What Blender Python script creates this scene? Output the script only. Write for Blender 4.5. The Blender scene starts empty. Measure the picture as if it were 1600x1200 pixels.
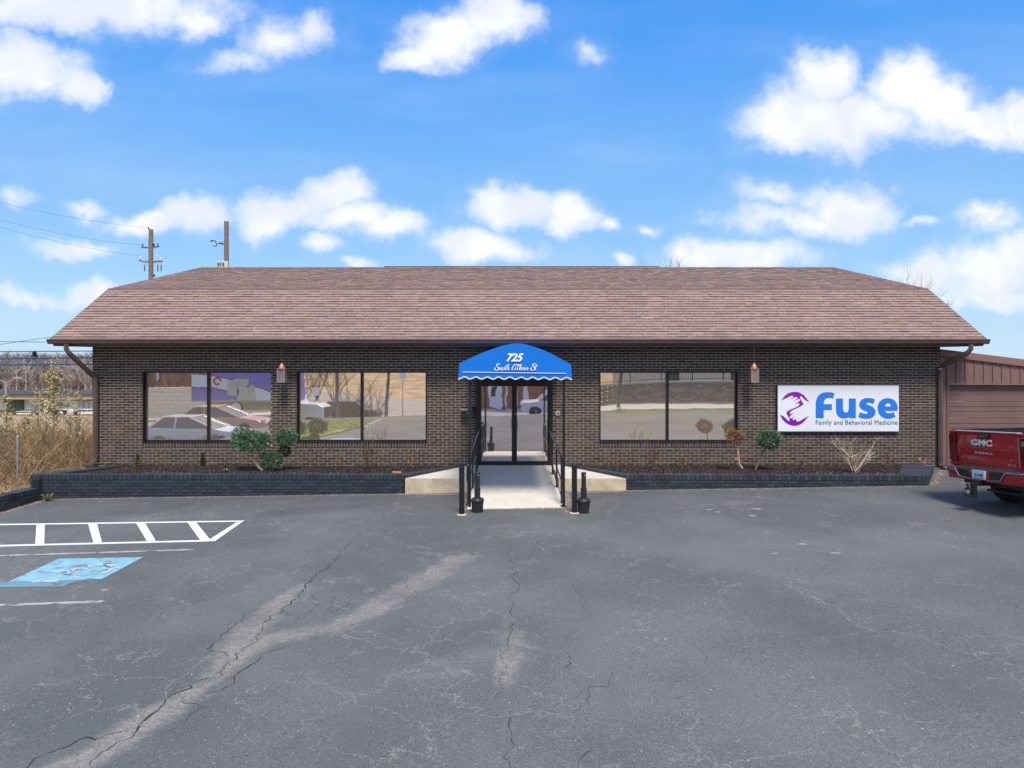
import bpy, math, random
import numpy as np
from mathutils import Vector, Matrix
from mathutils.geometry import tessellate_polygon
random.seed(7); rng = np.random.default_rng(7)
R = math.radians
sc = bpy.context.scene
C = sc.collection

# ------------------------------------------------------------------ camera
CAMY, CAMZ, F, HZ = -18.5, 3.02, 1109.0, 560.0
cam_d = bpy.data.cameras.new('camera'); cam = bpy.data.objects.new('camera', cam_d); C.objects.link(cam)
cam.location = (0, CAMY, CAMZ); cam.rotation_euler = (R(90), 0, 0)
cam_d.sensor_width = 36; cam_d.lens = F/1600*36; cam_d.shift_y = (HZ-600)/1600
cam_d.clip_start = 0.1; cam_d.clip_end = 3000
sc.camera = cam
sc.view_settings.view_transform = 'Standard'; sc.view_settings.look = 'None'
sc.view_settings.exposure = 0.60; sc.view_settings.gamma = 1; sc.view_settings.use_curve_mapping = False
sc.render.resolution_x = 1024; sc.render.resolution_y = 768

# ------------------------------------------------------------------ sun
SUN_EL, SUN_AZ = 57, 170      # azimuth: compass angle of the sun seen from the scene, 180 = straight behind the camera
sd = bpy.data.lights.new('sun', 'SUN'); sun = bpy.data.objects.new('sun', sd); C.objects.link(sun)
sd.energy = 2.9; sd.angle = R(17); sd.color = (1, .925, .82)
az = R(SUN_AZ)
sdir = Vector((math.sin(az)*math.cos(R(SUN_EL)), math.cos(az)*math.cos(R(SUN_EL)), math.sin(R(SUN_EL))))
sun.rotation_euler = sdir.to_track_quat('Z', 'Y').to_euler(); sun.location = sdir*30

# ------------------------------------------------------------------ world: sky with clouds (by direction)
W = bpy.data.worlds.new('World'); sc.world = W; W.use_nodes = True
wt = W.node_tree; wt.nodes.clear()
class NT:
    def __init__(s, t): s.t = t
    def n(s, typ, **kw):
        nd = s.t.nodes.new(typ)
        for k, v in kw.items(): setattr(nd, k, v)
        return nd
    def link(s, a, b): s.t.links.new(a, b)
    def put(s, sock, v):
        if hasattr(v, 'is_linked') or isinstance(v, bpy.types.NodeSocket): s.link(v, sock)
        else: sock.default_value = v
    def m(s, op, a, b=0.0, c=0.0, clamp=False):
        nd = s.n('ShaderNodeMath', operation=op); nd.use_clamp = clamp
        s.put(nd.inputs[0], a); s.put(nd.inputs[1], b); s.put(nd.inputs[2], c)
        return nd.outputs[0]
    def vm(s, op, a, b=(0,0,0), c=(0,0,0)):
        nd = s.n('ShaderNodeVectorMath', operation=op)
        s.put(nd.inputs[0], a); s.put(nd.inputs[1], b); s.put(nd.inputs[2], c)
        return nd.outputs['Value'] if op in ('LENGTH', 'DOT_PRODUCT') else nd.outputs[0]
    def mix(s, f, a, b, mode='MIX'):
        nd = s.n('ShaderNodeMix', data_type='RGBA', blend_type=mode)
        s.put(nd.inputs[0], f)
        for i, v in ((6, a), (7, b)):
            if isinstance(v, tuple) and len(v) == 3: v = (*v, 1)
            s.put(nd.inputs[i], v)
        return nd.outputs[2]
    def ss(s, v, lo, hi, a=0.0, b=1.0):
        nd = s.n('ShaderNodeMapRange', interpolation_type='SMOOTHSTEP')
        s.put(nd.inputs[0], v); s.put(nd.inputs[1], lo); s.put(nd.inputs[2], hi); s.put(nd.inputs[3], a); s.put(nd.inputs[4], b)
        return nd.outputs[0]
    def lin(s, v, lo, hi, a=0.0, b=1.0):
        nd = s.n('ShaderNodeMapRange')
        s.put(nd.inputs[0], v); s.put(nd.inputs[1], lo); s.put(nd.inputs[2], hi); s.put(nd.inputs[3], a); s.put(nd.inputs[4], b)
        return nd.outputs[0]
    def noise(s, vec, scale, detail=4, rough=.5, dist=0, out=0):
        nd = s.n('ShaderNodeTexNoise')
        if vec is not None: s.link(vec, nd.inputs['Vector'])
        nd.inputs['Scale'].default_value = scale; nd.inputs['Detail'].default_value = detail
        nd.inputs['Roughness'].default_value = rough; nd.inputs['Distortion'].default_value = dist
        return nd.outputs[out]
w = NT(wt)
sky = w.n('ShaderNodeTexSky', sky_type='NISHITA'); sky.sun_disc = False
sky.sun_elevation = R(SUN_EL); sky.sun_rotation = R(SUN_AZ); sky.ozone_density = 3.0; sky.air_density = 1.0; sky.dust_density = .3
tc = w.n('ShaderNodeTexCoord'); D = tc.outputs['Generated']
sx = w.n('ShaderNodeSeparateXYZ'); w.link(D, sx.inputs[0])
ypos = w.m('MAXIMUM', sx.outputs[1], 0.08)
cu = w.m('DIVIDE', sx.outputs[0], ypos); cv = w.m('DIVIDE', sx.outputs[2], ypos)
cmb = w.n('ShaderNodeCombineXYZ'); w.link(cu, cmb.inputs[0]); w.link(cv, cmb.inputs[1]); uv = cmb.outputs[0]
nz = w.noise(uv, 9.0, 6, .58, out=1)
warp = w.vm('MULTIPLY_ADD', nz, (.10, .085, 0), (-.05, -.0425, 0))
uvw = w.vm('ADD', uv, warp)
blobs = [(120,8,230,38,1),(300,28,45,26,.8),(45,105,85,42,1),(120,128,42,30,1),(10,100,60,50,1),
 (440,55,75,36,.62),(370,92,55,20,.5),(480,45,38,32,.62),(700,58,72,42,1),(775,30,62,45,1),(650,85,42,22,1),
 (915,84,30,20,.42),(1290,125,50,46,1),(1250,188,95,50,1),(1330,190,110,46,1),(1410,145,60,52,1),(1470,170,70,46,1),
 (1540,190,80,32,.9),(1595,190,50,36,1),(1240,228,70,18,.5),(1330,322,70,42,1),(1280,352,85,26,.75),(1200,310,60,18,.5),
 (1190,345,80,20,.6),(1150,405,105,28,1),(1075,396,35,20,.9),(1545,420,75,44,1),(1450,430,45,30,1),(1595,395,50,36,1),(1560,462,110,24,.7),
 (1545,328,45,26,.62),(800,325,72,30,1),(880,330,45,32,1),(738,384,78,30,1),(800,392,50,20,.7),(940,350,25,12,.5),
 (520,298,48,32,1),(440,330,85,36,1),(298,335,55,30,1),(240,348,70,20,.8),(612,352,52,26,.85),(555,338,60,30,.9),(510,387,32,14,.75),
 (20,312,34,18,.55),(140,325,38,16,.55),(112,384,66,16,.72),(148,460,45,24,.85),(1020,352,28,10,.5),(970,410,22,10,.6),(558,416,25,9,.7),
 (40,470,90,12,.5),(1400,425,40,16,.5),(1440,340,30,9,.45)]
acc = None
for (px, py, rx, ry, am) in blobs:
    u0, v0 = (px-800)/F, (HZ-py)/F
    su, sv = F/(rx*1.33), F/(ry*1.33)
    p = w.vm('MULTIPLY_ADD', uvw, (su, sv, 0), (-u0*su, -v0*sv, 0))
    ln = w.vm('LENGTH', p)
    b = w.m('MULTIPLY_ADD', ln, -am, am)
    acc = b if acc is None else w.m('SMOOTH_MAX', acc, b, .12)
infront = w.ss(sx.outputs[1], .30, .55)
inview = w.m('MULTIPLY', infront, w.ss(w.m('ABSOLUTE', cu), .98, .78))
inview = w.m('MULTIPLY', inview, w.ss(cv, .78, .58))
# clouds of the rest of the sky, same size and kind
zc = w.m('MAXIMUM', sx.outputs[2], .06)
cb2 = w.n('ShaderNodeCombineXYZ'); w.link(w.m('DIVIDE', sx.outputs[0], w.m('ADD', zc, .25)), cb2.inputs[0]); w.link(w.m('DIVIDE', sx.outputs[1], w.m('ADD', zc, .25)), cb2.inputs[1])
gen = w.noise(cb2.outputs[0], 2.6, 6, .55)
genm = w.m('MULTIPLY_ADD', gen, 3.2, -1.42)
field = w.n('ShaderNodeMix', data_type='FLOAT'); w.link(inview, field.inputs[0]); w.link(genm, field.inputs[2]); w.link(acc, field.inputs[3])
fz = w.noise(uv, 24.0, 6, .6)
fz2 = w.noise(uvw, 75.0, 4, .65)
fld = w.m('MULTIPLY_ADD', w.m('SUBTRACT', fz, .5), .75, field.outputs[0])
fld = w.m('MULTIPLY_ADD', w.m('SUBTRACT', fz2, .5), .12, fld)
cloud = w.m('MAXIMUM', w.ss(fld, -.10, .72), w.ss(fld, -.38, .5, 0, .16))
# thin veil
cb3 = w.n('ShaderNodeCombineXYZ'); w.link(w.m('MULTIPLY', cu, 1.0), cb3.inputs[0]); w.link(w.m('MULTIPLY', cv, 4.5), cb3.inputs[1])
veil = w.ss(w.noise(cb3.outputs[0], 2.2, 4, .5), .40, .85, 0, .16)
cloud = w.m('MAXIMUM', cloud, veil)
# cloud tone: bright tops, pale lavender undersides
dens = w.ss(fld, .10, .70)
under = w.noise(uvw, 7.0, 3, .5)
tone = w.mix(w.m('MULTIPLY', w.ss(under, .40, .62), dens), (8.6, 8.75, 9.0), (7.0, 7.4, 8.3))
# sky colour: Nishita pushed towards the saturated blue of the picture, paling to the horizon
hs = w.n('ShaderNodeHueSaturation'); w.link(sky.outputs[0], hs.inputs['Color']); hs.inputs['Saturation'].default_value = 1.15; hs.inputs['Value'].default_value = 1.0
grad = w.n('ShaderNodeValToRGB'); w.link(sx.outputs[2], grad.inputs[0])
cr = grad.color_ramp; cr.elements[0].position = 0.0; cr.elements[0].color = (.55, .77, 1, 1)
cr.elements[1].position = .62; cr.elements[1].color = (.035, .24, .90, 1)
for pos, col in ((.08, (.42, .70, 1)), (.17, (.28, .58, 1)), (.34, (.135, .43, 1.0)), (.46, (.055, .33, .97))):
    e = cr.elements.new(pos); e.color = (*col, 1)
gs = w.vm('SCALE', grad.outputs[0]); gs.node.inputs['Scale'].default_value = 8.6
base = w.mix(.88, hs.outputs[0], gs)
col = w.mix(cloud, base, tone)
bg = w.n('ShaderNodeBackground'); w.link(col, bg.inputs[0]); bg.inputs[1].default_value = 0.078
wo = w.n('ShaderNodeOutputWorld'); w.link(bg.outputs[0], wo.inputs[0])
W.cycles.sampling_method = 'MANUAL'; W.cycles.sample_map_resolution = 512

# ------------------------------------------------------------------ placing helpers
def gz(x): return .015*x + .02                       # the lot falls gently to the left
def P(px, py, d): return Vector(((px-800)/F*d, CAMY+d, CAMZ-(py-HZ)/F*d))
def G(px, py, lift=0.0):
    u, v = (px-800)/F, (py-HZ)/F
    t = (CAMZ-.02-lift)/(v+.015*u)
    return Vector((u*t, CAMY+t, CAMZ-v*t))
def FX(px): return (px-800)/F*18.5                    # on the facade
def FZ(py): return CAMZ-(py-HZ)/F*18.5

# ------------------------------------------------------------------ mesh builder
class MB:
    def __init__(s): s.v = []; s.f = []; s.c = []; s.col = (1, 1, 1)
    def add(s, vs, fs, col=None):
        o = len(s.v); s.v.extend([tuple(v) for v in vs]); s.f.extend([tuple(i+o for i in f) for f in fs])
        s.c.extend([col or s.col]*len(fs)); return s
    def box(s, a, b, col=None, m=None, skip=()):
        x0, y0, z0 = a; x1, y1, z1 = b
        vs = [Vector(q) for q in ((x0,y0,z0),(x1,y0,z0),(x1,y1,z0),(x0,y1,z0),(x0,y0,z1),(x1,y0,z1),(x1,y1,z1),(x0,y1,z1))]
        if m is not None: vs = [m @ q for q in vs]
        fs = dict(bot=(0,3,2,1), top=(4,5,6,7), front=(0,1,5,4), right=(1,2,6,5), back=(2,3,7,6), left=(3,0,4,7))
        return s.add(vs, [f for k, f in fs.items() if k not in skip], col)
    def tube(s, pts, r, n=8, col=None, caps=True):
        pts = [Vector(p) for p in pts]; rs = r if isinstance(r, (list, tuple)) else [r]*len(pts)
        vs = []; fs = []; up = None
        for i, p in enumerate(pts):
            t = (pts[min(i+1, len(pts)-1)]-pts[max(i-1, 0)]).normalized()
            if up is None:
                a = Vector((0,0,1)) if abs(t.z) < .9 else Vector((1,0,0))
                up = (a - t*a.dot(t)).normalized()
            else:
                up = up - t*up.dot(t); up = up.normalized() if up.length > 1e-6 else Vector((1,0,0))
            sd_ = t.cross(up)
            for k in range(n):
                an = 2*math.pi*k/n; vs.append(p + (up*math.cos(an)+sd_*math.sin(an))*rs[i])
        for i in range(len(pts)-1):
            for k in range(n):
                a = i*n+k; b = i*n+(k+1) % n; fs.append((a, b, b+n, a+n))
        if caps:
            fs.append(tuple(range(n))[::-1]); fs.append(tuple((len(pts)-1)*n+k for k in range(n)))
        return s.add(vs, fs, col)
    def lathe(s, prof, c, n=20, col=None, m=None):
        vs = []; fs = []
        for (r, z) in prof:
            for k in range(n):
                an = 2*math.pi*k/n; q = Vector((c[0]+r*math.cos(an), c[1]+r*math.sin(an), c[2]+z)); vs.append(m @ q if m is not None else q)
        for i in range(len(prof)-1):
            for k in range(n):
                a = i*n+k; b = i*n+(k+1) % n; fs.append((a, b, b+n, a+n))
        fs.append(tuple(range(n))[::-1]); fs.append(tuple((len(prof)-1)*n+k for k in range(n)))
        return s.add(vs, fs, col)
    def poly(s, pts, ext=None, col=None, m=None):
        """flat polygon (3-D points in one plane, may be concave), extruded by vector ext"""
        pts = [Vector(p) for p in pts]
        tris = tessellate_polygon([pts]); n = len(pts)
        nrm = Vector((0,0,0))
        for i in range(n):
            a, b = pts[i], pts[(i+1) % n]; nrm += a.cross(b)
        vs = list(pts); fs = []
        def ori(t, want):
            a, b, c_ = (vs[i] for i in t)
            return t if (b-a).cross(c_-a).dot(want) >= 0 else (t[0], t[2], t[1])
        if ext is None:
            fs = [ori(tuple(t), nrm) for t in tris]
        else:
            e = Vector(ext); vs += [p+e for p in pts]
            if nrm.dot(e) > 0: nn = nrm
            else: nn = -nrm
            fs = [ori(tuple(t), -e) for t in tris] + [ori(tuple(i+n for i in t), e) for t in tris]
            flip = nrm.dot(e) < 0
            for i in range(n):
                j = (i+1) % n; q = (i, j, j+n, i+n); fs.append(q[::-1] if flip else q)
        if m is not None: vs = [m @ q for q in vs]
        return s.add(vs, fs, col)
    def mesh(s, name, mat=None, smooth=False):
        me = bpy.data.meshes.new(name)
        me.from_pydata([tuple(v) for v in s.v], [], s.f)
        if mat:
            me.materials.append(mat)
        if any(c != (1, 1, 1) for c in s.c):
            at = me.color_attributes.new('col', 'FLOAT_COLOR', 'CORNER')
            ln = np.fromiter((len(f) for f in s.f), int, len(s.f))
            arr = np.repeat(np.array([(c[0], c[1], c[2], 1) for c in s.c], dtype=np.float32), ln, axis=0)
            at.data.foreach_set('color', arr.ravel())
        if smooth: me.polygons.foreach_set('use_smooth', [True]*len(me.polygons))
        me.update(); return me
    def build(s, name, mat=None, parent=None, smooth=False, bevel=0, loc=None):
        o = link(name, s.mesh(name, mat, smooth), parent, loc)
        if bevel:
            b = o.modifiers.new('bevel', 'BEVEL'); b.width = bevel; b.segments = 2; b.limit_method = 'ANGLE'; b.angle_limit = R(40)
        return o
def link(name, data, parent=None, loc=None):
    o = bpy.data.objects.new(name, data); C.objects.link(o)
    if parent: o.parent = parent
    if loc is not None: o.location = loc
    return o
def tag(o, label=None, cat=None, group=None, kind=None):
    for k, v in (('label', label), ('category', cat), ('group', group), ('kind', kind)):
        if v: o[k] = v
    return o
def thing(name, label, cat, group=None, loc=(0,0,0), rz=0):
    o = bpy.data.objects.new(name, None); C.objects.link(o); o.location = loc; o.rotation_euler = (0, 0, rz)
    o.empty_display_size = .2
    return tag(o, label, cat, group)

# ------------------------------------------------------------------ materials
def mat(name, col, rough=.6, metal=0, var=.0, vscale=6.0, spec=.5, bump=0, bscale=60, attr=False, coat=0, trans=0, sub=None, obrand=0, dirt=None):
    m = bpy.data.materials.new(name); m.use_nodes = True; t = NT(m.node_tree)
    bs = m.node_tree.nodes['Principled BSDF']
    tc_ = t.n('ShaderNodeTexCoord'); oc = tc_.outputs['Object']
    c = (*col, 1)
    src = None
    if attr:
        a = t.n('ShaderNodeAttribute', attribute_name='col'); src = t.mix(1.0, c, a.outputs['Color'], 'MULTIPLY')
    if obrand:
        oi = t.n('ShaderNodeObjectInfo'); k = t.lin(oi.outputs['Random'], 0, 1, 1-obrand, 1+obrand)
        v = t.vm('SCALE', src if src is not None else c[:3]); t.put(v.node.inputs['Scale'], k); src = v
    if var:
        nz_ = t.noise(oc, vscale, 5, .6); k = t.lin(nz_, .3, .7, 1-var, 1+var)
        v = t.vm('SCALE', src if src is not None else c[:3]); t.put(v.node.inputs['Scale'], k); src = v
    if dirt:
        dc, lo, hi, dsc = dirt
        geo = t.n('ShaderNodeNewGeometry')
        f = t.ss(t.noise(geo.outputs['Position'], dsc, 6, .62), lo, hi)
        src = t.mix(f, src if src is not None else c, dc)
    if src is not None: t.link(src, bs.inputs['Base Color'])
    else: bs.inputs['Base Color'].default_value = c
    bs.inputs['Roughness'].default_value = rough; bs.inputs['Metallic'].default_value = metal
    bs.inputs['Specular IOR Level'].default_value = spec
    if coat: bs.inputs['Coat Weight'].default_value = coat; bs.inputs['Coat Roughness'].default_value = .04
    if bump:
        bn = t.n('ShaderNodeBump'); bn.inputs['Strength'].default_value = bump; bn.inputs['Distance'].default_value = .01
        t.link(t.noise(oc, bscale, 4, .6), bn.inputs['Height']); t.link(bn.outputs[0], bs.inputs['Normal'])
    return m
M = dict(
 brick=mat('dark_brick', (1, 1, 1), .8, attr=True, dirt=((.16,.13,.105), .60, .95, 1.3), var=.28, vscale=40, bump=.5, bscale=120, spec=.3),
 mortar=mat('mortar', (.42, .345, .26), .95, var=.2, vscale=9, spec=.2, dirt=((.55,.50,.42), .60, .72, 2.2)),
 shingle=mat('shingle', (1, 1, 1), .95, attr=True, var=.16, vscale=14, bump=.5, bscale=160, spec=.15),
 gutter=mat('brown_metal', (.105, .068, .06), .45, var=.12, vscale=3, spec=.5),
 soffit=mat('soffit', (.10, .07, .062), .7, var=.1),
 frame=mat('bronze_frame', (.012, .012, .014), .35, spec=.5),
 black=mat('black_paint', (.012, .013, .016), .38, var=.2, vscale=20, spec=.5),
 blackpl=mat('black_plastic', (.018, .019, .022), .5, var=.2, vscale=12),
 rail=mat('black_rail', (.014, .014, .018), .25, spec=.6),
 navy=mat('painted_brick', (1, 1, 1), .6, attr=True, var=.2, vscale=20, bump=.4, bscale=100, spec=.4),
 concrete=mat('concrete', (.66, .61, .51), .9, var=.10, vscale=2.5, bump=.3, bscale=80, spec=.2, dirt=((.42,.385,.33), .60, .80, 2.5)),
 kerbface=mat('stained_concrete', (.56, .46, .32), .9, var=.22, vscale=3.5, bump=.4, bscale=70, spec=.2, dirt=((.33,.25,.17), .5, .75, 2)),
 blue=mat('awning_canvas', (.008, .17, .62), .75, var=.05, vscale=2, bump=.15, bscale=300, spec=.2),
 white=mat('white_print', (.82, .82, .80), .6),
 signw=mat('sign_panel', (.80, .82, .84), .45, var=.03, vscale=2),
 signb=mat('sign_blue', (.02, .20, .72), .5), purple=mat('sign_purple', (.25, .003, .38), .5), tagb=mat('sign_tagline', (.03, .10, .17), .5),
 copper=mat('copper', (.55, .25, .16), .45, metal=.6, var=.15, vscale=30), lampframe=mat('lantern_frame', (.42, .33, .30), .4, metal=.4),
 bulb=mat('bulb', (.8, .78, .7), .3),
 foliage=mat('juniper', (1, 1, 1), .7, attr=True, spec=.2), twig=mat('twig', (1, 1, 1), .85, attr=True, spec=.15),
 bark=mat('bark', (.36, .27, .19), .9, var=.25, vscale=25), barkd=mat('dark_bark', (.17, .12, .09), .9, var=.25, vscale=25),
 mulch=mat('mulch', (1, 1, 1), .95, attr=True, spec=.1), soil=mat('soil', (.045, .033, .026), 1, var=.5, vscale=30, bump=.8, bscale=60, spec=.1),
 pole=mat('weathered_pole', (.19, .155, .13), .9, var=.3, vscale=8), steel=mat('galvanised', (.42, .43, .44), .45, metal=.6, var=.15),
 wire=mat('cable', (.02, .07, .15), .6), porcelain=mat('porcelain', (.55, .55, .52), .3), bucket=mat('transformer_box', (.6, .6, .54), .5, var=.15, vscale=4),
 gmetal=mat('brown_siding', (.215, .122, .103), .5, var=.10, vscale=1.5, spec=.4), gdoor=mat('brown_door', (.185, .112, .098), .55, var=.12, vscale=1.2, spec=.4),
 red=mat('red_paint', (.36, .006, .010), .32, coat=.45, var=.04, spec=.5), chrome=mat('chrome', (.75, .75, .76), .18, metal=1), chromed=mat('dark_chrome', (.45,.42,.42), .3, metal=.9),
 tyre=mat('tyre', (.018, .018, .018), .8, bump=.4, bscale=80), lens=mat('red_lens', (.11, .006, .008), .12, coat=.5), lensw=mat('clear_lens', (.55,.5,.5), .15),
 plate=mat('plate', (.58, .72, .80), .45), plateb=mat('plate_print', (.03,.07,.22), .5), carglassr=mat('car_glass_painted_reflection', (.16, .125, .10), .08, spec=.6), carglass=mat('car_glass', (.02, .022, .025), .05, spec=.9),  # carglassr: tan surroundings mirrored in car windows, put into the base colour
 wpaint=mat('white_marking', (.74, .74, .72), .7, var=.06, vscale=8, dirt=((.30,.30,.30), .66, .74, 9)), oldpaint=mat('worn_marking', (.40, .385, .35), .8, dirt=((.14,.14,.14), .50, .62, 10)),
 silver=mat('silver_paint', (.66, .68, .74), .35, coat=.6), dred=mat('maroon_paint', (.55, .32, .26), .35, coat=.4), white_car=mat('white_paint', (.78, .78, .78), .3, coat=.5),
 tpurple=mat('trailer_purple', (.30, .23, .62), .5), twhite=mat('trailer_white', (.92,.88,.84), .5), tred=mat('trailer_red', (.6,.08,.10), .5), tan=mat('tan_print', (.70,.61,.50), .6),
 bldbrick=mat('orange_brick', (.36, .15, .09), .85, var=.15, vscale=4), cream=mat('cream_wall', (.90,.76,.56), .85, var=.1), road=mat('old_road', (.30,.27,.255), .9, var=.15, vscale=.8, bump=.3),
 sidewalk=mat('sidewalk', (.5,.47,.42), .9, var=.12), grass=mat('grass', (.13,.16,.045), .95, var=.35, vscale=2.5), drygrass=mat('dry_grass', (.40,.29,.16), .95, var=.4, vscale=.5),
 stone=mat('stone_wall', (1.6,1.5,1.45), .9, attr=True, var=.2, vscale=8), hill=mat('hill_soil', (.24,.19,.185), 1, var=.3, vscale=.05), ptree=mat('bare_wood', (1,1,1), .95, attr=True, spec=.1),
 mall_roof=mat('mall_roof', (.055,.06,.055), .8, var=.2), tan_wall=mat('tan_fascia', (.42,.32,.23), .85), storefront=mat('white_front', (.62,.64,.64), .6, var=.15, vscale=1), dglass=mat('shop_glass', (.03,.06,.06), .15),
 interior=mat('interior', (.05,.045,.04), .9), orange=mat('orange_brick_chip', (.50,.17,.09), .9), amber=mat('amber', (.8,.35,.03), .4), winrefl=mat('pale_window', (.5,.55,.6), .1),
)
def mirror_mat(name, tint, refl, bump):
    m = bpy.data.materials.new(name); m.use_nodes = True; nt = m.node_tree; nt.nodes.clear(); t = NT(nt)
    g = t.n('ShaderNodeBsdfGlossy'); g.inputs['Color'].default_value = (*tint, 1); g.inputs['Roughness'].default_value = .012
    tr = t.n('ShaderNodeBsdfTransparent'); tr.inputs[0].default_value = (.16, .14, .12, 1)
    tc_ = t.n('ShaderNodeTexCoord'); bn = t.n('ShaderNodeBump'); bn.inputs['Strength'].default_value = bump; bn.inputs['Distance'].default_value = .05
    t.link(t.noise(tc_.outputs['Object'], 1.6, 2, .4), bn.inputs['Height']); t.link(bn.outputs[0], g.inputs['Normal'])
    mx = t.n('ShaderNodeMixShader'); mx.inputs[0].default_value = refl; t.link(tr.outputs[0], mx.inputs[1]); t.link(g.outputs[0], mx.inputs[2])
    df = t.n('ShaderNodeBsdfDiffuse'); df.inputs[0].default_value = (.85, .68, .50, 1); m0 = mx; mx = t.n('ShaderNodeMixShader'); mx.inputs[0].default_value = .13; t.link(m0.outputs[0], mx.inputs[1]); t.link(df.outputs[0], mx.inputs[2])
    o = t.n('ShaderNodeOutputMaterial'); t.link(mx.outputs[0], o.inputs[0]); return m
M['glass'] = mirror_mat('tinted_mirror_glass', (1.0, .90, .77), .96, .010)
M['doorglass'] = mirror_mat('tinted_door_glass', (1.0, .86, .83), .96, .028)
M['lglass'] = mirror_mat('lantern_glass', (.9, .88, .86), .30, .0)
M['lglass'].node_tree.nodes['Transparent BSDF'].inputs[0].default_value = (.85, .83, .80, 1)

# asphalt: colour attribute holds stains and patches, nodes hold grain
def asphalt_mat():
    m = bpy.data.materials.new('asphalt'); m.use_nodes = True; t = NT(m.node_tree); bs = m.node_tree.nodes['Principled BSDF']
    geo = t.n('ShaderNodeNewGeometry'); p = geo.outputs['Position']
    a = t.n('ShaderNodeAttribute', attribute_name='stain'); sp = t.n('ShaderNodeSeparateColor'); t.link(a.outputs['Color'], sp.inputs[0])
    base_ = t.mix(t.ss(t.noise(p, .35, 5, .6), .35, .68), (.106, .112, .110), (.146, .150, .146))
    base_ = t.mix(t.m('MULTIPLY', t.ss(t.noise(p, 1.7, 6, .65, .4), .52, .80), .35), base_, (.21, .20, .19))
    edge = t.m('ADD', sp.outputs[0], t.m('MULTIPLY', t.m('SUBTRACT', t.noise(p, 3.0, 7, .7), .5), 1.15))
    base_ = t.mix(t.m('MULTIPLY', t.m('MULTIPLY', t.ss(edge, .34, .95), t.lin(t.noise(p, 14, 6, .75), .35, .6, .30, 1.0)), .82), base_, (.30, .272, .235))
    base_ = t.mix(t.m('MULTIPLY', sp.outputs[1], t.m('MULTIPLY', t.ss(t.noise(p, 22, 6, .8), .46, .68), .62)), base_, (.25, .232, .205))
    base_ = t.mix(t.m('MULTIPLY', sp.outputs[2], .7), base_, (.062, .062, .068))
    gr = t.noise(p, 60, 4, .8); k = t.lin(gr, .3, .7, .52, 1.48)
    v = t.vm('SCALE', base_); t.put(v.node.inputs['Scale'], k)
    vo = t.n('ShaderNodeTexVoronoi'); t.link(p, vo.inputs['Vector']); vo.inputs['Scale'].default_value = 34
    chipsel = t.n('ShaderNodeSeparateColor'); t.link(vo.outputs['Color'], chipsel.inputs[0])
    f = t.m('MULTIPLY', t.m('LESS_THAN', vo.outputs['Distance'], .24), t.m('GREATER_THAN', t.m('ADD', chipsel.outputs[0], t.m('MULTIPLY', t.noise(p, .9, 3, .6), .35)), 1.06))
    col_ = t.mix(t.m('MULTIPLY', f, .55), v, (.42, .39, .34))
    f2 = t.m('MULTIPLY', t.m('LESS_THAN', vo.outputs['Distance'], .2), t.m('LESS_THAN', chipsel.outputs[1], .06))
    col_ = t.mix(t.m('MULTIPLY', f2, .7), col_, (.02, .02, .022))
    # hairline cracks, pale with dust
    v3 = t.n('ShaderNodeTexVoronoi', feature='DISTANCE_TO_EDGE'); wv = t.vm('ADD', p, t.vm('SCALE', t.noise(p, 2.2, 5, .6, out=1)))
    t.link(wv, v3.inputs['Vector']); v3.inputs['Scale'].default_value = 1.15
    hl = t.m('MULTIPLY', t.m('LESS_THAN', v3.outputs[0], .008), t.ss(t.noise(p, .55, 4, .6), .44, .56))
    col_ = t.mix(t.m('MULTIPLY', hl, .5), col_, (.33, .30, .26))
    t.link(col_, bs.inputs['Base Color']); bs.inputs['Roughness'].default_value = .88; bs.inputs['Specular IOR Level'].default_value = .25
    bn = t.n('ShaderNodeBump'); bn.inputs['Strength'].default_value = .7; bn.inputs['Distance'].default_value = .006
    t.link(t.noise(p, 90, 3, .7), bn.inputs['Height']); t.link(bn.outputs[0], bs.inputs['Normal'])
    return m
M['asphalt'] = asphalt_mat()

# ------------------------------------------------------------------ terrain
def smooth(a, b, x):
    t = np.clip((x-a)/(b-a), 0, 1); return t*t*(3-2*t)
def terr(x, y):
    x = np.asarray(x, float); y = np.asarray(y, float); x, y = np.broadcast_arrays(x, y)
    d = -y
    back = np.interp(d, [0, 17, 24, 31, 37, 52, 62, 100, 170, 330, 700], [.02, .0, -.35, -1.25, -1.75, -1.85, -1.5, 1.5, 10, 26, 30])
    back = back + .015*np.clip(x, -60, 60)*np.interp(d, [0, 20, 40], [1, 1, .7])
    front = np.interp(y, [0, 3, 14, 60, 105, 200, 240, 330, 430, 520, 800], [.02, -.1, -1.6, -4.4, -5.7, -7.5, -7.0, -4.0, -0.5, -3, -8])
    front = front + .015*np.clip(x, -14, 14)*np.interp(y, [0, 10], [1, 0])
    lft = smooth(-11.2, -13.5, x)*smooth(-7.5, -5, y)*smooth(6, 0, y)
    z = np.where(y > 0, front, back)
    z = z + lft*.28
    z = z - 1.22*smooth(-11.0, -13.5, x)*smooth(-7.5, -11.5, y)*smooth(-36, -30, y)
    z = z - .55*smooth(-6, -14, x)*smooth(-21, -28, y)*smooth(-62, -50, y)
    z = z + 1.15*smooth(2, 9, x)*smooth(-33.2, -38.3, y)
    hl = 5.0*np.sin(x*.011+1.3)*smooth(300, 420, y)
    return z + hl*.4
xs = np.concatenate([np.linspace(-900, -120, 24), np.linspace(-110, -30, 20), np.linspace(-28, 28, 90), np.linspace(30, 110, 20), np.linspace(120, 900, 24)])
ys = np.concatenate([np.linspace(-800, -110, 24), np.linspace(-105, -42, 34), np.linspace(-41, -26, 46), np.linspace(-25.5, 25, 100), np.linspace(27, 120, 40), np.linspace(125, 560, 70), np.linspace(600, 1200, 10)])
XX, YY = np.meshgrid(xs, ys)
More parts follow.
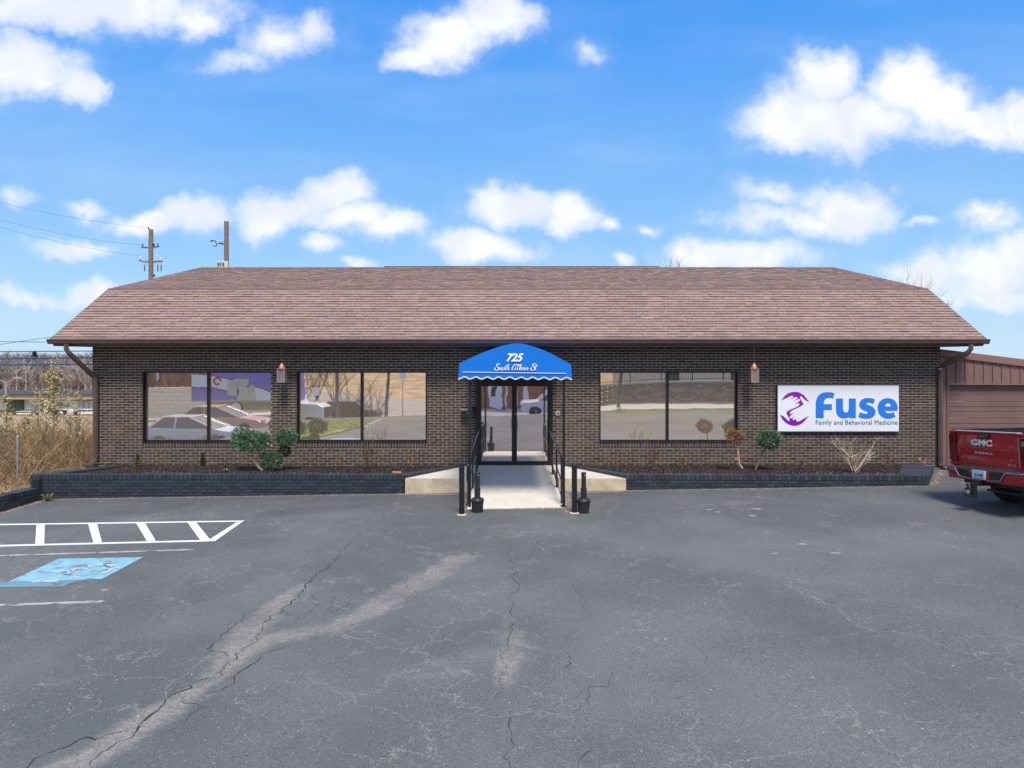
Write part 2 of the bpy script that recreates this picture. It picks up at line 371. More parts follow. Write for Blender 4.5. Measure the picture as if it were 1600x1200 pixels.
ZZ = terr(XX, YY)
inlot = ((XX > -10.75) & (XX < 18) & (YY > -30) & (YY < 13)) | ((XX < -10.7) & (XX > -30) & (YY < -7.5) & (YY > -30))
ZZ = np.where(inlot, ZZ-.06, ZZ)
nx, ny = len(xs), len(ys)
vs = np.stack([XX.ravel(), YY.ravel(), ZZ.ravel()], 1)
idx = np.arange(nx*ny).reshape(ny, nx)
fs = np.stack([idx[:-1, :-1].ravel(), idx[:-1, 1:].ravel(), idx[1:, 1:].ravel(), idx[1:, :-1].ravel()], 1)
me = bpy.data.meshes.new('terrain'); me.from_pydata(vs.tolist(), [], fs.tolist()); me.update()
me.materials.append(M['drygrass']); me.materials.append(M['hill'])
cy = YY[:-1, :-1].ravel(); me.polygons.foreach_set('material_index', np.where((cy > 215), 1, 0).astype(np.int32))
me.polygons.foreach_set('use_smooth', [True]*len(me.polygons))
tag(link('ground', me), kind='structure')

# asphalt sheet with stains
def seg_dist(X, Y, pts):
    best = np.full(X.shape, 1e9)
    for (a, b) in zip(pts[:-1], pts[1:]):
        ax, ay, wa = a; bx, by, wb = b
        dx, dy = bx-ax, by-ay; L = dx*dx+dy*dy+1e-9
        t = np.clip(((X-ax)*dx+(Y-ay)*dy)/L, 0, 1)
        dd = np.hypot(X-(ax+t*dx), Y-(ay+t*dy))/(wa+(wb-wa)*t)
        best = np.minimum(best, dd)
    return best
ax_ = np.concatenate([np.arange(-30, -13, .8), np.arange(-13, 13, .07), np.arange(13, 34, .8)])
ay_ = np.concatenate([np.arange(-31, -14.5, .5), np.arange(-14.5, -1.0, .07), np.arange(-1.0, .3, .12)])
AX, AY = np.meshgrid(ax_, ay_); AZ = terr(AX, AY)
AZ = np.where((AY > -17) & (AX > -11.5), gz(AX), AZ+.05*(AX < -11.5))
stain = np.zeros(AX.shape+(4,), np.float32); stain[..., 3] = 1
def gp(l, wpx):
    out = []
    for q in l:
        px, py = q[0], q[1]; g = G(px, py); out.append((g.x, g.y, (q[2] if len(q) > 2 else wpx)))
    return out
for l, ch, am in [
   ([(60,1215,.16),(150,1180,.20),(240,1120,.24),(300,1080,.14),(345,1050,.20),(385,1010,.28),(450,992,.24),(520,982,.2),(575,958,.22),(620,928,.3),(680,900,.34),(720,870,.3)], 0, 1.0),
   ([(350,1040,.20),(390,985,.34),(420,955,.2),(470,915,.15)], 0, .9),
   ([(470,925,.3),(560,905,.4),(640,900,.4)], 0, .42),
   ([(795,960,.12),(800,1010,.30),(785,1070,.14)], 0, .75),
   ([(700,850,.3),(760,838,.3),(830,832,.5),(1000,812,.3)], 0, .5),
   ([(792,800,.07),(800,870,.05)], 0, .5),
   ([(640,1060,.4),(720,1030,.4),(800,1010,.5)], 0, .55),
   ([(740,790,.16),(880,797,.16),(930,792,.14)], 1, 1.0),
   ([(160,960,.2),(230,955,.3),(330,900,.5)], 0, .45),
   ([(1130,875,.6),(1300,890,.8),(1420,960,.8),(1500,1010,.6)], 1, .8),
   ([(950,900,.5),(1100,950,.6),(1200,1060,.5)], 1, .7),
   ([(700,1150,.5),(1000,1150,.8),(1500,1150,.6)], 1, .55),
   ([(0,905,.3),(60,895,.2)], 0, .5),
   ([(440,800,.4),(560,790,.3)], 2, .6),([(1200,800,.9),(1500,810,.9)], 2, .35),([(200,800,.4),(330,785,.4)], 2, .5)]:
    pts = gp(l, .2)
    d_ = seg_dist(AX, AY, pts)
    val = np.clip(1.35-d_*.85, 0, 1)*am
    stain[..., ch] = np.maximum(stain[..., ch], val)
patchy = .5+.5*np.sin(AX*1.7+2*np.sin(AY*1.3))*np.sin(AY*2.3+1.5*np.sin(AX*.9)); stain[..., 0] *= .62+.38*patchy
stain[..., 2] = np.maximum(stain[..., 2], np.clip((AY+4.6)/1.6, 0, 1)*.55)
n2, m2 = AX.shape
idx = np.arange(n2*m2).reshape(n2, m2)
fs = np.stack([idx[:-1, :-1].ravel(), idx[:-1, 1:].ravel(), idx[1:, 1:].ravel(), idx[1:, :-1].ravel()], 1)
cx = (AX[:-1, :-1]).ravel(); cyy = AY[:-1, :-1].ravel()
keep = ~((cx < -10.5) & (cyy > -7.0)) & ~((cx > 17) & (cyy > -5))
fs = fs[keep]
me = bpy.data.meshes.new('asphalt')
me.vertices.add(n2*m2); me.vertices.foreach_set('co', np.stack([AX.ravel(), AY.ravel(), AZ.ravel()], 1).ravel())
me.loops.add(len(fs)*4); me.loops.foreach_set('vertex_index', fs.ravel().astype(np.int32))
me.polygons.add(len(fs)); me.polygons.foreach_set('loop_start', (np.arange(len(fs))*4).astype(np.int32))
me.update(calc_edges=True); me.validate()
at = me.color_attributes.new('stain', 'FLOAT_COLOR', 'POINT'); at.data.foreach_set('color', stain.reshape(-1))
me.materials.append(M['asphalt'])
lot = tag(link('parking_lot', me), kind='structure')

def ribbon(mb, pts, w0, lift, jag=.0):
    """flat ribbon on the lot through ground points"""
    pts = [Vector((p[0], p[1], 0)) for p in pts]
    vs = []; 
    for i, p in enumerate(pts):
        t = (pts[min(i+1, len(pts)-1)]-pts[max(0, i-1)]).normalized(); nrm = Vector((-t.y, t.x, 0))
        ww = w0(i/(len(pts)-1)) if callable(w0) else w0
        ww = ww*(1+random.uniform(-jag, jag))/2
        for s_ in (1, -1):
            q = p+nrm*ww*s_; vs.append((q.x, q.y, gz(q.x)+lift))
    mb.add(vs, [(2*i, 2*i+1, 2*i+3, 2*i+2) for i in range(len(pts)-1)])
def crack(px, w_, sub=5, amp=.06):
    g = [G(*q) for q in px]; out = []
    for a, b in zip(g[:-1], g[1:]):
        n = max(2, int((b-a).length/.05))
        for i in range(n): out.append(a.lerp(b, i/n))
    out.append(g[-1])
    off = Vector((0, 0, 0)); o2 = []
    for i, p in enumerate(out):
        off = off*.86 + Vector((random.gauss(0, 1), random.gauss(0, 1), 0))*amp*.42
        o2.append(p+off)
    mb = MB(); ribbon(mb, o2, lambda t: w_*(.35+.65*math.sin(math.pi*min(1, max(0, t*.96+.02)))), .003, .95)
    return mb
crk = mat('crack_gap', (.045, .043, .042), 1, spec=.05)
cracks = [([(565,832),(520,880),(488,905),(466,925),(432,955),(405,985),(380,1005),(352,1036),(335,1058),(300,1066)],.022),
 ([(335,1058),(305,1064),(272,1085),(245,1112),(222,1132),(205,1150),(180,1172),(155,1195)],.030),
 ([(222,1136),(190,1146),(120,1162),(75,1176),(40,1200)],.022),
 ([(345,1078),(372,1062),(385,1045),(420,1020),(450,1002)],.020),([(330,1060),(350,1030),(318,1022),(340,1000),(366,980),(380,960),(430,948)],.014),
 ([(435,950),(470,968),(500,945),(480,930),(520,925)],.010),([(500,960),(540,952),(555,938),(540,925)],.008),([(400,975),(450,975),(480,965)],.008),
 ([(520,985),(560,975),(600,978)],.008),([(280,1082),(305,1110),(270,1140),(235,1160)],.010),
 ([(130,828),(92,846),(60,853),(30,868),(0,880)],.018),([(800,838),(797,880),(801,930),(798,1000),(790,1060),(780,1090)],.012),
 ([(880,1022),(876,1035),(865,1045)],.012),([(948,1040),(940,1068),(910,1072),(916,1095),(900,1112)],.009),([(925,1150),(922,1175),(905,1200)],.010),
 ([(798,1105),(803,1150),(796,1200)],.013),([(1080,1008),(1120,1040)],.006),([(545,1060),(560,1052)],.010),([(1560,940),(1600,955)],.012),
 ([(640,905),(634,918),(660,930)],.008),([(520,930),(512,950),(530,965)],.007),([(880,920),(910,935),(915,955)],.007),([(490,1150),(500,1160),(485,1175)],.007),
 ([(700,820),(760,812),(800,800)],.009),([(140,1010),(160,1004)],.012),([(1000,860),(1040,870),(1050,890)],.006)]
for q, ww in cracks: crack(q, ww*.46).build('crack', crk, lot)

# ------------------------------------------------------------------ painted markings
def gline(a, b, w_, name, m_, lift=.004, n=24, jag=.05, label=None):
    A, B = G(*a), G(*b); mb = MB(); ribbon(mb, [A.lerp(B, i/n) for i in range(n+1)], w_, lift, jag)
    o = mb.build(name, m_, lot)
    if label: o['label'] = label
    return o
def gpoly(pts, name, m_, lift=.0055, label=None):
    mb = MB(); g = [G(*p) for p in pts]; mb.poly([(p.x, p.y, gz(p.x)+lift) for p in g]); o = mb.build(name, m_, lot)
    # subdivide not needed: the lot is a plane here
    if label: o['label'] = label
    return o
gline((-140,822), (379,814.5), .11, 'marking_line', M['wpaint'])
gline((-160,857), (328,845), .11, 'marking_line', M['wpaint'])
gpoly([(371,815.5),(382,813.5),(336,846),(322,846.5)], 'marking_line', M['wpaint'], .0062)
for q in ([(57,820),(70,820),(69,850.5),(55,851)], [(137.5,818.8),(151.5,818.6),(159.5,848.3),(146,848.6)], [(212.5,817.6),(226.5,817.4),(243.5,845.4),(229.5,846)], [(292.5,816.3),(306,816),(329,844.5),(314,846)], [(-28,821),(-12,821),(-30,853),(-48,853)]):
    gpoly(q, 'hatch_bar', M['wpaint'], .0058)
gline((-140,873), (302,859), .075, 'worn_line', M['oldpaint'], jag=.3)
gline((-140,951), (161,940), .085, 'worn_line', M['oldpaint'], jag=.2)
def accessible_mat():
    m = mat('accessible_blue', (.22, .45, .54), .8, var=.14, vscale=5, dirt=((.17,.20,.21), .50, .68, 4.5)); return m
bluep = accessible_mat(); bluef = mat('faded_blue', (.14, .28, .32), .8, dirt=((.12,.12,.125), .44, .62, 3.0))
gpoly([(-40,925),(-30,908),(40,905),(160,911),(112,914),(95,916),(-45,920)], 'faded_blue_patch', bluef, .003) if False else None
gpoly([(-60,906),(20,905),(160,907),(125,908.5),(98,916.5),(-60,919)], 'faded_blue_patch', bluef, .0035, 'faded older blue patch below the fresh blue square')
gpoly([(92,873.5),(224,870.8),(159,905.5),(13,909.5)], 'blue_square', bluep, .0055, 'light blue accessible parking square with worn wheelchair symbol')
wd = mat('symbol_white', (.46,.49,.50), .8, dirt=((.20,.34,.42), .44, .56, 7)); 
for q, ww in (([(182,877),(176,880),(160,882),(148,884)],.10), ([(165,880),(172,885),(178,887)],.09), ([(148,884),(138,888),(122,890),(108,892)],.13),
              ([(178,887),(168,893),(150,897),(132,900),(112,902)],.10), ([(112,892),(95,894),(75,895),(60,896)],.10), ([(60,896),(72,893),(78,892)],.08),([(130,890),(116,893),(106,894)],.14),
              ([(47,908.5),(66,909),(92,908)],.10)):
    g = [G(*p) for p in q]; mb = MB(); pts = []
    for a, b in zip(g[:-1], g[1:]): pts += [a.lerp(b, i/6) for i in range(6)]
    ribbon(mb, pts+[g[-1]], ww, .0075, .5); mb.build('wheelchair_symbol', wd, lot)
dk = mat('symbol_shade', (.09,.14,.22), .8)
for q in ([(162,884),(172,887),(178,886)], [(152,895),(164,892),(168,890)], [(96,895),(104,894)], [(98,898),(112,899)]):
    g = [G(*p) for p in q]; mb = MB(); ribbon(mb, g, .05, .0095, .4); mb.build('symbol_outline', dk, lot)

# pale chips and debris on the asphalt
mb = MB()
for _ in range(150):
    px, py = random.uniform(0, 1600), random.uniform(775, 1190); g = G(px, py); 
    if g.y > -2.9: continue
    r = random.uniform(.005, .014); n = 5; a0 = random.random()*6
    mb.add([(g.x+r*math.cos(a0+k*1.257)*random.uniform(.6,1.2), g.y+r*math.sin(a0+k*1.257)*random.uniform(.6,1.2), gz(g.x)+.001) for k in range(n)]+[(g.x, g.y, gz(g.x)+r*.5)], [(k, (k+1) % n, n) for k in range(n)], random.choice([(.4,.37,.33),(.5,.47,.42),(.25,.22,.2),(.33,.28,.22)]))
for (px, py, r) in [(1108,796,.09),(1122,800,.07),(1182,795,.13),(1175,806,.1),(1170,797,.06),(1255,850,.1),(1210,865,.06),(1304,864,.1),(163,922,.07),(158,783,.04),(1003,857,.04)]:
    g = G(px, py); n = 8
    mb.add([(g.x+r*math.cos(k*.785)*random.uniform(.35,1.2), g.y+.6*r*math.sin(k*.785)*random.uniform(.35,1.2), gz(g.x)+.003) for k in range(n)]+[(g.x, g.y, gz(g.x)+.006)], [(k, (k+1) % n, n) for k in range(n)], (.31,.295,.27))
tag(mb.build('lot_debris', mat('debris', (1,1,1), .9, attr=True), None), 'small pale chips and grit scattered over the asphalt lot', 'grit', kind='stuff')
# gravelly edge along kerbs
mb = MB()
def grit_line(a, b, n, spread, z0=None):
    for _ in range(n):
        t = random.random(); x = a[0]+(b[0]-a[0])*t+random.gauss(0, spread); y = a[1]+(b[1]-a[1])*t+random.gauss(0, spread)
        r = random.uniform(.006, .016); c_ = random.choice([(.26,.21,.16),(.22,.18,.14),(.34,.29,.24),(.13,.10,.08),(.26,.17,.11)])
        z = gz(x)+.001
        mb.add([(x-r, y-r*.7, z), (x+r, y-r*.6, z), (x+r*.5, y+r, z), (x, y, z+r*.8)], [(0,1,3),(1,2,3),(2,0,3)], c_)
grit_line((-10.3,-2.62), (-2.5,-2.64), 800, .022); grit_line((2.4,-2.62), (9.3,-2.62), 700, .028); grit_line((-2.5,-2.64), (-.95,-2.75), 700, .035)
grit_line((1.15,-2.75), (2.5,-2.66), 600, .04); grit_line((-1.0,-4.35), (1.2,-4.36), 900, .035); grit_line((9.4,-2.6), (11.0,-.4), 380, .06); grit_line((1.1,-4.7), (1.2,-2.8), 700, .05); grit_line((-1.0,-4.9), (-.98,-2.8), 600, .04)
grit_line((-10.35,-2.7), (-10.5,-6), 600, .04)
tag(mb.build('edge_grit', mat('grit', (1,1,1), .95, attr=True)), 'tan grit and gravel gathered along the planter edges', 'grit', kind='stuff')

# ------------------------------------------------------------------ medical building
bld = thing('brick_building', 'long low dark brick building with brown hipped shingle roof and three wide windows', 'building', loc=(0, 0, 0))
WL, WR = FX(144.5), FX(1469)
ZT = 3.33; DEPTH = 11.5
CO, BLn = 4.2/59.95, 13.35/59.95
wins = [(FX(222.5), FX(423.8)), (FX(463.5), FX(667)), (FX(936.5), FX(1153))]
WZ0, WZ1 = FZ(690), FZ(580)
DX0, DX1, DZ0, DZ1 = FX(743.5), FX(863.5), FZ(727.5), FZ(593)
holes = [(a, b, WZ0-.02, WZ1) for a, b in wins] + [(DX0, DX1, -.2, DZ1)]
# wall core (mortar plane) with openings: build as strips
core = MB()
xsb = sorted([WL, WR]+[h[0] for h in holes]+[h[1] for h in holes])
for a, b in zip(xsb[:-1], xsb[1:]):
    h = [q for q in holes if q[0] <= a+1e-6 and q[1] >= b-1e-6]
    if not h: core.box((a, .006, -.35), (b, .24, ZT))
    else:
        core.box((a, .006, -.35), (b, .24, h[0][2])) if h[0][2] > -.1 else None
        core.box((a, .006, h[0][3]), (b, .24, ZT))
wall = core.build('front_wall', M['mortar'], bld)
sidew = MB(); 
sidew.box((WL, .24, -1.2), (WL+.24, DEPTH, ZT)); sidew.box((WR-.24, .24, -.4), (WR, DEPTH, ZT)); sidew.box((WL, DEPTH, -2), (WR, DEPTH+.24, ZT))
sidew.build('rear_wall', mat('rear_brick', (.10,.075,.06), .9, var=.2, vscale=3), bld)
def bcol(k=1.0):
    b = random.choice([(.062,.043,.038),(.050,.037,.034),(.080,.054,.046),(.040,.031,.030),(.068,.046,.042),(.055,.043,.039)])
    j = random.uniform(.8, 1.25)*k; return (b[0]*j*1.10, b[1]*j*1.06, b[2]*j*1.10)
variants = []
for i in range(10):
    mb = MB(); hb, lb = CO-.0175, BLn-.0135
    mb.box((0, -.0, 0), (lb, .02, hb), bcol(), skip=('back',)); variants.append(mb.mesh('brick', M['brick']))
rest = MB(); cand = []
row = 0; z = ZT-.004-CO
while z > -.32:
    x = WL + (-(BLn/2) if row % 2 else 0) + .004 + random.uniform(-.004, .004)
    while x < WR:
        x0, x1 = max(x, WL), min(x+BLn-.0135, WR)
        z0, z1 = z, z+CO-.0175
        spans = [(x0, x1)]
        for (a, b, h0, h1) in holes:
            zz0 = z0
            if z1 > h0 - (.125 if h0 > 0 else 0) and z0 < h1:
                ns = []
                for (p, q) in spans:
                    if q <= a or p >= b: ns.append((p, q)); continue
                    if p < a: ns.append((p, a))
                    if q > b: ns.append((b, q))
                spans = ns
        for (p, q) in spans:
            if q-p < .015: continue
            full = abs((q-p)-(BLn-.0135)) < .001
            if full and z > .05: cand.append((p, z0))
            else: rest.box((p, 0 if not full else random.uniform(-.001,.001), z0), (q, .02, z1), bcol(), skip=('back',))
        x += BLn
    z -= CO; row += 1
cand.sort(key=lambda c_: (c_[0]-0)**2+(c_[1]-1.8)**2*4)
for i, (p, z0) in enumerate(cand):
    if i < 296:
        link('brick', random.choice(variants), wall, (p, random.uniform(-.002, .001), z0))
    else:
        y_ = random.uniform(-.002, .001); rest.box((p, y_, z0), (p+BLn-.0135, .02, z0+CO-.0175), bcol(), skip=('back',))
tag(rest.build('brickwork', M['brick'], wall), kind='stuff')
# chipped orange brick spots near the right end
for (px, py) in ((1437,717),(1444,722),(1150,717)):
    mb = MB(); mb.add([(FX(px)-.04, -.004, FZ(py)-.03), (FX(px)+.035, -.004, FZ(py)-.035), (FX(px)+.04, -.004, FZ(py)+.02), (FX(px)-.02, -.004, FZ(py)+.035)], [(0,1,2,3)]); mb.build('chipped_brick', M['orange'], wall)
# pale repair scuff near downspout
# windows
RC = .15
for i, ((a, b), (m0, m1)) in enumerate(zip(wins, ((324.6,328.8),(564,568),(1040.3,1044)))):
    win = link('window', None, bld)
    # recess: shift of glass edges comes from real depth
    k = 18.5/(18.5+RC)
    mc = (((m0+m1)/2-800)/F)*(18.5+RC)
    fr = MB(); fw = .045
    fr.box((a, RC-.05, WZ0), (a+fw, RC+.04, WZ1)); fr.box((b-fw, RC-.05, WZ0), (b, RC+.04, WZ1))
    fr.box((a+fw, RC-.05, WZ1-fw), (b-fw, RC+.04, WZ1)); fr.box((a+fw, RC-.05, WZ0), (b-fw, RC+.04, WZ0+.035))
    fr.build('frame', M['frame'], win)
    rv = MB(); rv.box((a, .02, WZ0), (a+.012, RC-.05, WZ1)); rv.box((b-.012, .02, WZ0), (b, RC-.05, WZ1)); rv.box((a+.012, .02, WZ1-.012), (b-.012, RC-.05, WZ1)); rv.build('reveal', M['frame'], win)
    mu = MB(); mu.box((mc-.034, RC-.055, WZ0+.035), (mc+.034, RC+.04, WZ1-fw)); mu.build('mullion', M['frame'], win)
    for (p, q) in ((a+fw, mc-.034), (mc+.034, b-fw)):
        g = MB(); g.box((p, RC, WZ0+.035), (q, RC+.006, WZ1-fw)); g.build('pane', M['glass'], win)
    # sloped sill of soldier bricks
    n = int((b-a)/.0735); st = (b-a)/n
    bed = MB(); bed.box((a, -.018, WZ0-.135), (b, RC-.05, WZ0-.022)); bed.build('sill_mortar', M['mortar'], win)
    vr = []
    for q in range(4):
        mb = MB(); mb.box((0, -.035, 0), (st-.018, .03, .118), bcol(1.0)); vr.append(mb.mesh('sill_brick', M['brick']))
    for j in range(n): link('sill_brick', random.choice(vr), win, (a+j*st+.009, random.uniform(-.003,.003), WZ0-.138))
    cap = MB(); cap.box((a-.004, -.042, WZ0-.019), (b+.004, RC-.051, WZ0-.004)); cap.build('sill_flashing', M['frame'], win)
# dark interior behind the glass
it = MB(); it.box((WL+.3, .27, .2), (WR-.3, 4, .24)); it.box((WL+.3, 4, .2), (WR-.3, 4.1, 3.2)); it.box((WL+.3, .27, 3.1), (WR-.3, 4, 3.15)); it.build('interior_room', M['interior'], bld)

# entrance door
door = link('entrance_door', None, bld)
DR = .02
fr = MB(); cfx = FX(803.8)
fr.box((DX0, -.03, DZ0-.02), (DX0+.095, .12, DZ1)); fr.box((DX1-.095, -.03, DZ0-.02), (DX1, .12, DZ1)); fr.box((DX0+.095, -.03, FZ(601.5)), (DX1-.095, .12, DZ1))
fr.build('door_frame', M['frame'], door)
th = MB(); th.box((DX0-.03, -.10, DZ0-.05), (DX1+.03, .14, DZ0+.0)); th.build('threshold', M['frame'], door)
gl = (FX(752), FX(799.6)), (FX(807.8), FX(855.3))
for i, ((a, b), (o0, o1)) in enumerate(zip(gl, ((DX0+.095, cfx-.003), (cfx+.003, DX1-.095)))):
    lf = MB(); z0, z1 = DZ0+.005, FZ(601.5)
    lf.box((o0+.002, .0, z0), (a, .05, z1-.003)); lf.box((b, .0, z0), (o1-.002, .05, z1-.003)); lf.box((a, .0, z0), (b, .05, FZ(720.5))); lf.box((a, .0, FZ(603.5)), (b, .05, z1-.003))
    leaf = lf.build('door_leaf', M['frame'], door)
    g = MB(); g.box((a, .022, FZ(720.5)), (b, .028, FZ(603.5))); g.build('door_pane', M['doorglass'], door)
    hx = b-.015 if i == 0 else a+.015
    h = MB(); h.tube([(hx, 0, FZ(673)), (hx, -.06, FZ(672)), (hx, -.06, FZ(657)), (hx, 0, FZ(656))], .011, 8); h.build('door_handle', M['steel'], door)
lk = MB(); lk.lathe([(.016,0),(.016,.012),(.01,.014)], (0,0,0), 12, m=Matrix.Translation((FX(805),-.005,FZ(646.8))) @ Matrix.Rotation(R(90),4,'X')); lk.build('lock', mat('brass', (.8,.72,.35), .3, metal=.8), door)

# roof
OF = .70; EZ0, EZ1 = 3.36, 3.50
eL, eR, eF, eB = -11.58, 11.90, -.68, DEPTH+.9
BRin, BRz = .92, 4.83; RGin, RGz = 2.64, 5.62
roof = MB()
lev = [(eL, eR, eF, eB, EZ1-.01), (eL+BRin, eR-BRin, eF+BRin, eB-BRin, BRz), (eL+RGin, eR-RGin, eF+RGin, eB-RGin, RGz)]
vs = []; 
for (a, b, c_, d_, z) in lev: vs += [(a,c_,z),(b,c_,z),(b,d_,z),(a,d_,z)]
fs = []
for l in (0, 1):
    for k in range(4): fs.append((l*4+k, l*4+(k+1) % 4, l*4+4+(k+1) % 4, l*4+4+k))
fs.append((8,9,10,11)); roof.add(vs, fs)
sh_under = mat('roof_felt', (.10,.07,.065), .95)
rf = roof.build('roof', sh_under, bld)
sf = MB(); sf.box((eL+.04, eF+.04, EZ0-.03), (eR-.04, eB-.04, EZ0+.0)); sf.build('soffit', M['soffit'], bld)
fa = MB()
fa.box((eL+.03, eF+.03, EZ0), (eR-.03, eF+.05, EZ1-.012)); fa.box((eL+.03, eF+.05, EZ0), (eL+.05, eB-.03, EZ1-.012)); fa.box((eR-.05, eF+.05, EZ0), (eR-.03, eB-.03, EZ1-.012)); fa.build('fascia', M['gutter'], bld)
def scol():
    b = random.choice([(.322,.222,.193),(.310,.214,.188),(.334,.230,.198),(.300,.208,.185),(.328,.222,.185),(.315,.224,.205),(.345,.242,.208)]); j = random.uniform(.92, 1.07)
    return tuple(q*j for q in b)
def shingle_face(o0, o1, z0, z1, y0, y1, rows, tab, part_budget, thick, tealk=0):
    """front face: bottom edge x o0[0]..o0[1] at (y0,z0); top edge x o1[0]..o1[1] at (y1,z1)"""
    sl = Vector((0, y1-y0, z1-z0)); L = sl.length; sdv = sl/L; nrm = Vector((0, -sdv.z, sdv.y))
    rh = L/rows; rest_ = MB(); n_part = 0
    for r in range(rows):
        t0 = r*rh; t1 = min(L, t0+rh)
        xa = o0[0]+(o1[0]-o0[0])*t0/L; xb = o0[1]+(o1[1]-o0[1])*t0/L; xa1 = o0[0]+(o1[0]-o0[0])*t1/L; xb1 = o0[1]+(o1[1]-o0[1])*t1/L
        x = xa - random.uniform(0, tab)
        sag = [.004*math.sin(r*2.1)]
        while x < xb:
            wd_ = tab*random.choice([.4, .6, .8, 1.0, 1.2])
            p0, p1 = max(x, xa), min(x+wd_-.004, xb)
            if p1-p0 > .01:
                th_ = thick*random.choice([.75, 1.0, 1.0, 1.2]); dz_ = random.uniform(-.0015, .0015)
                q0, q1 = max(p0, xa1), min(p1, xb1)
                if q1 < q0: q0 = q1 = (max(xa1, min(xb1, (q0+q1)/2)))
                b0 = Vector((0, y0, z0))+sdv*(t0-.012+dz_); b1 = Vector((0, y0, z0))+sdv*(t1+.004)
                def pt(xx, b, h): return (xx, b.y+nrm.y*h, b.z+nrm.z*h)
                vs_ = [pt(p0, b0, .001), pt(p1, b0, .001), pt(p1, b0, th_+.006), pt(p0, b0, th_+.006), pt(q0, b1, .003), pt(q1, b1, .003)]
                fs_ = [(0,1,2,3), (3,2,5,4), (0,3,4), (1,5,2)]  # first face is the butt, coloured dark below to paint in course shadow lines
                cc = scol()
                if tealk and random.random() < tealk*(1 if (3.5 < x < 9 ) else .25): cc = (.22,.22,.21)
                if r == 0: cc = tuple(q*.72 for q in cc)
                full = n_part < part_budget and p0 > -1.35*99 and abs((p0+p1)/2) < 2.6 and r < 20 and wd_ > .2
                if full:
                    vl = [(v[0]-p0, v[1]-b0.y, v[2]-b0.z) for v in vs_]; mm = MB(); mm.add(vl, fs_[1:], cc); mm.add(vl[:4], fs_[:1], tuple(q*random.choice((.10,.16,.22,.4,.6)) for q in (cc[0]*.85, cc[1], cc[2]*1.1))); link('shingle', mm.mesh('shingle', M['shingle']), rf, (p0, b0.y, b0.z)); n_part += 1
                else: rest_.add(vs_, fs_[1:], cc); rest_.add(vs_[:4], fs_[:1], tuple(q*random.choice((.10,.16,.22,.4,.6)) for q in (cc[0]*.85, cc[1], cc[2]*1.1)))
            x += wd_
    tag(rest_.build('shingle_courses', M['shingle'], rf), kind='stuff')
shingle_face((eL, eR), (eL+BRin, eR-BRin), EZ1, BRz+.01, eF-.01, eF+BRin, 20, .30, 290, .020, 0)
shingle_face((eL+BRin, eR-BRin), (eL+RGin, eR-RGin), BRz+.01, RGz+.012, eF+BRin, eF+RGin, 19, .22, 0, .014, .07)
# side slopes: shingle courses as geometry too (coarser)
for sgn, ex in ((-1, eL), (1, eR)):
    mb = MB()
    for (a, b, z0, z1, rows) in ((0, BRin, EZ1, BRz, 14), (BRin, RGin, BRz, RGz, 13)):
        for r in range(rows):
            t0, t1 = r/rows, (r+1)/rows
            i0, i1 = a+(b-a)*t0, a+(b-a)*t1; zz0, zz1 = z0+(z1-z0)*t0, z0+(z1-z0)*t1
            y = eF+i0
            while y < eB-i0:
                y2 = min(y+.6, eB-i0); ya, yb = max(y, eF+i1), min(y2, eB-i1)
                if yb > ya:
                    xo = ex-sgn*(i0)+sgn*.012; xi = ex-sgn*i1+sgn*.003
                    mb.add([(xo, y, zz0+.01), (xo, y2, zz0+.01), (xi, yb, zz1+.008), (xi, ya, zz1+.008)], [(0,1,2,3) if sgn > 0 else (3,2,1,0)], scol())
                y = y2
    tag(mb.build('side_shingle_courses', M['shingle'], rf), kind='stuff')
# hip caps and break line
mb = MB()
for ex, s_ in ((eL, 1), (eR, -1)):
    mb = MB()
    for (i0, z0, i1, z1) in ((0, EZ1, BRin, BRz), (BRin, BRz, RGin, RGz)):
        A = Vector((ex+s_*i0, eF+i0, z0+.012)); B = Vector((ex+s_*i1, eF+i1, z1+.012)); n = int((B-A).length/.15)
        for k in range(n):
            p, q = A.lerp(B, k/n), A.lerp(B, (k+1)/n+.02)
            mb.add([p+Vector((-.09, .09*s_*s_*0+.06, -.03)), p+Vector((0,-.01,.022)), p+Vector((.09, .06, -.03)), q+Vector((-.09,.06,-.035)), q+Vector((0,-.01,.012)), q+Vector((.09,.06,-.035))], [(0,1,4,3),(1,2,5,4),(0,2,1)], scol())
    mb.build('hip_cap', M['shingle'], rf)

mb = MB(); mb.box((eL+BRin, eF+BRin-.03, BRz-.012), (eR-BRin, eF+BRin-.005, BRz+.022)); mb.build('break_flashing', mat('flashing', (.20,.135,.12), .8, var=.2, vscale=2), rf)
mb = MB(); x = eL+RGin
while x < eR-RGin:
    mb.box((x, eF+RGin-.07, RGz-.004), (x+.19, eF+RGin+.12, RGz+.02+random.uniform(0,.008)), scol()); x += .2
mb.build('ridge_cap', M['shingle'], rf)
mb = MB(); a = P(600, 420.5, 24); b = P(1030, 420.5, 24); mb.box((a.x, a.y, 5.55), (b.x, a.y+3, a.z+.10)); mb.build('roof_curb', M['gutter'], rf)
# loose drip edge at the right
mb = MB(); q = [(1253,523.5),(1256,529),(1262,530.6),(1300,530.2),(1400,530.6),(1500,530.4)]
mb.tube([P(x, y, 17.78) for x, y in q], .006, 5); mb.build('loose_drip_edge', mat('pale_metal', (.5,.48,.45), .5), rf)
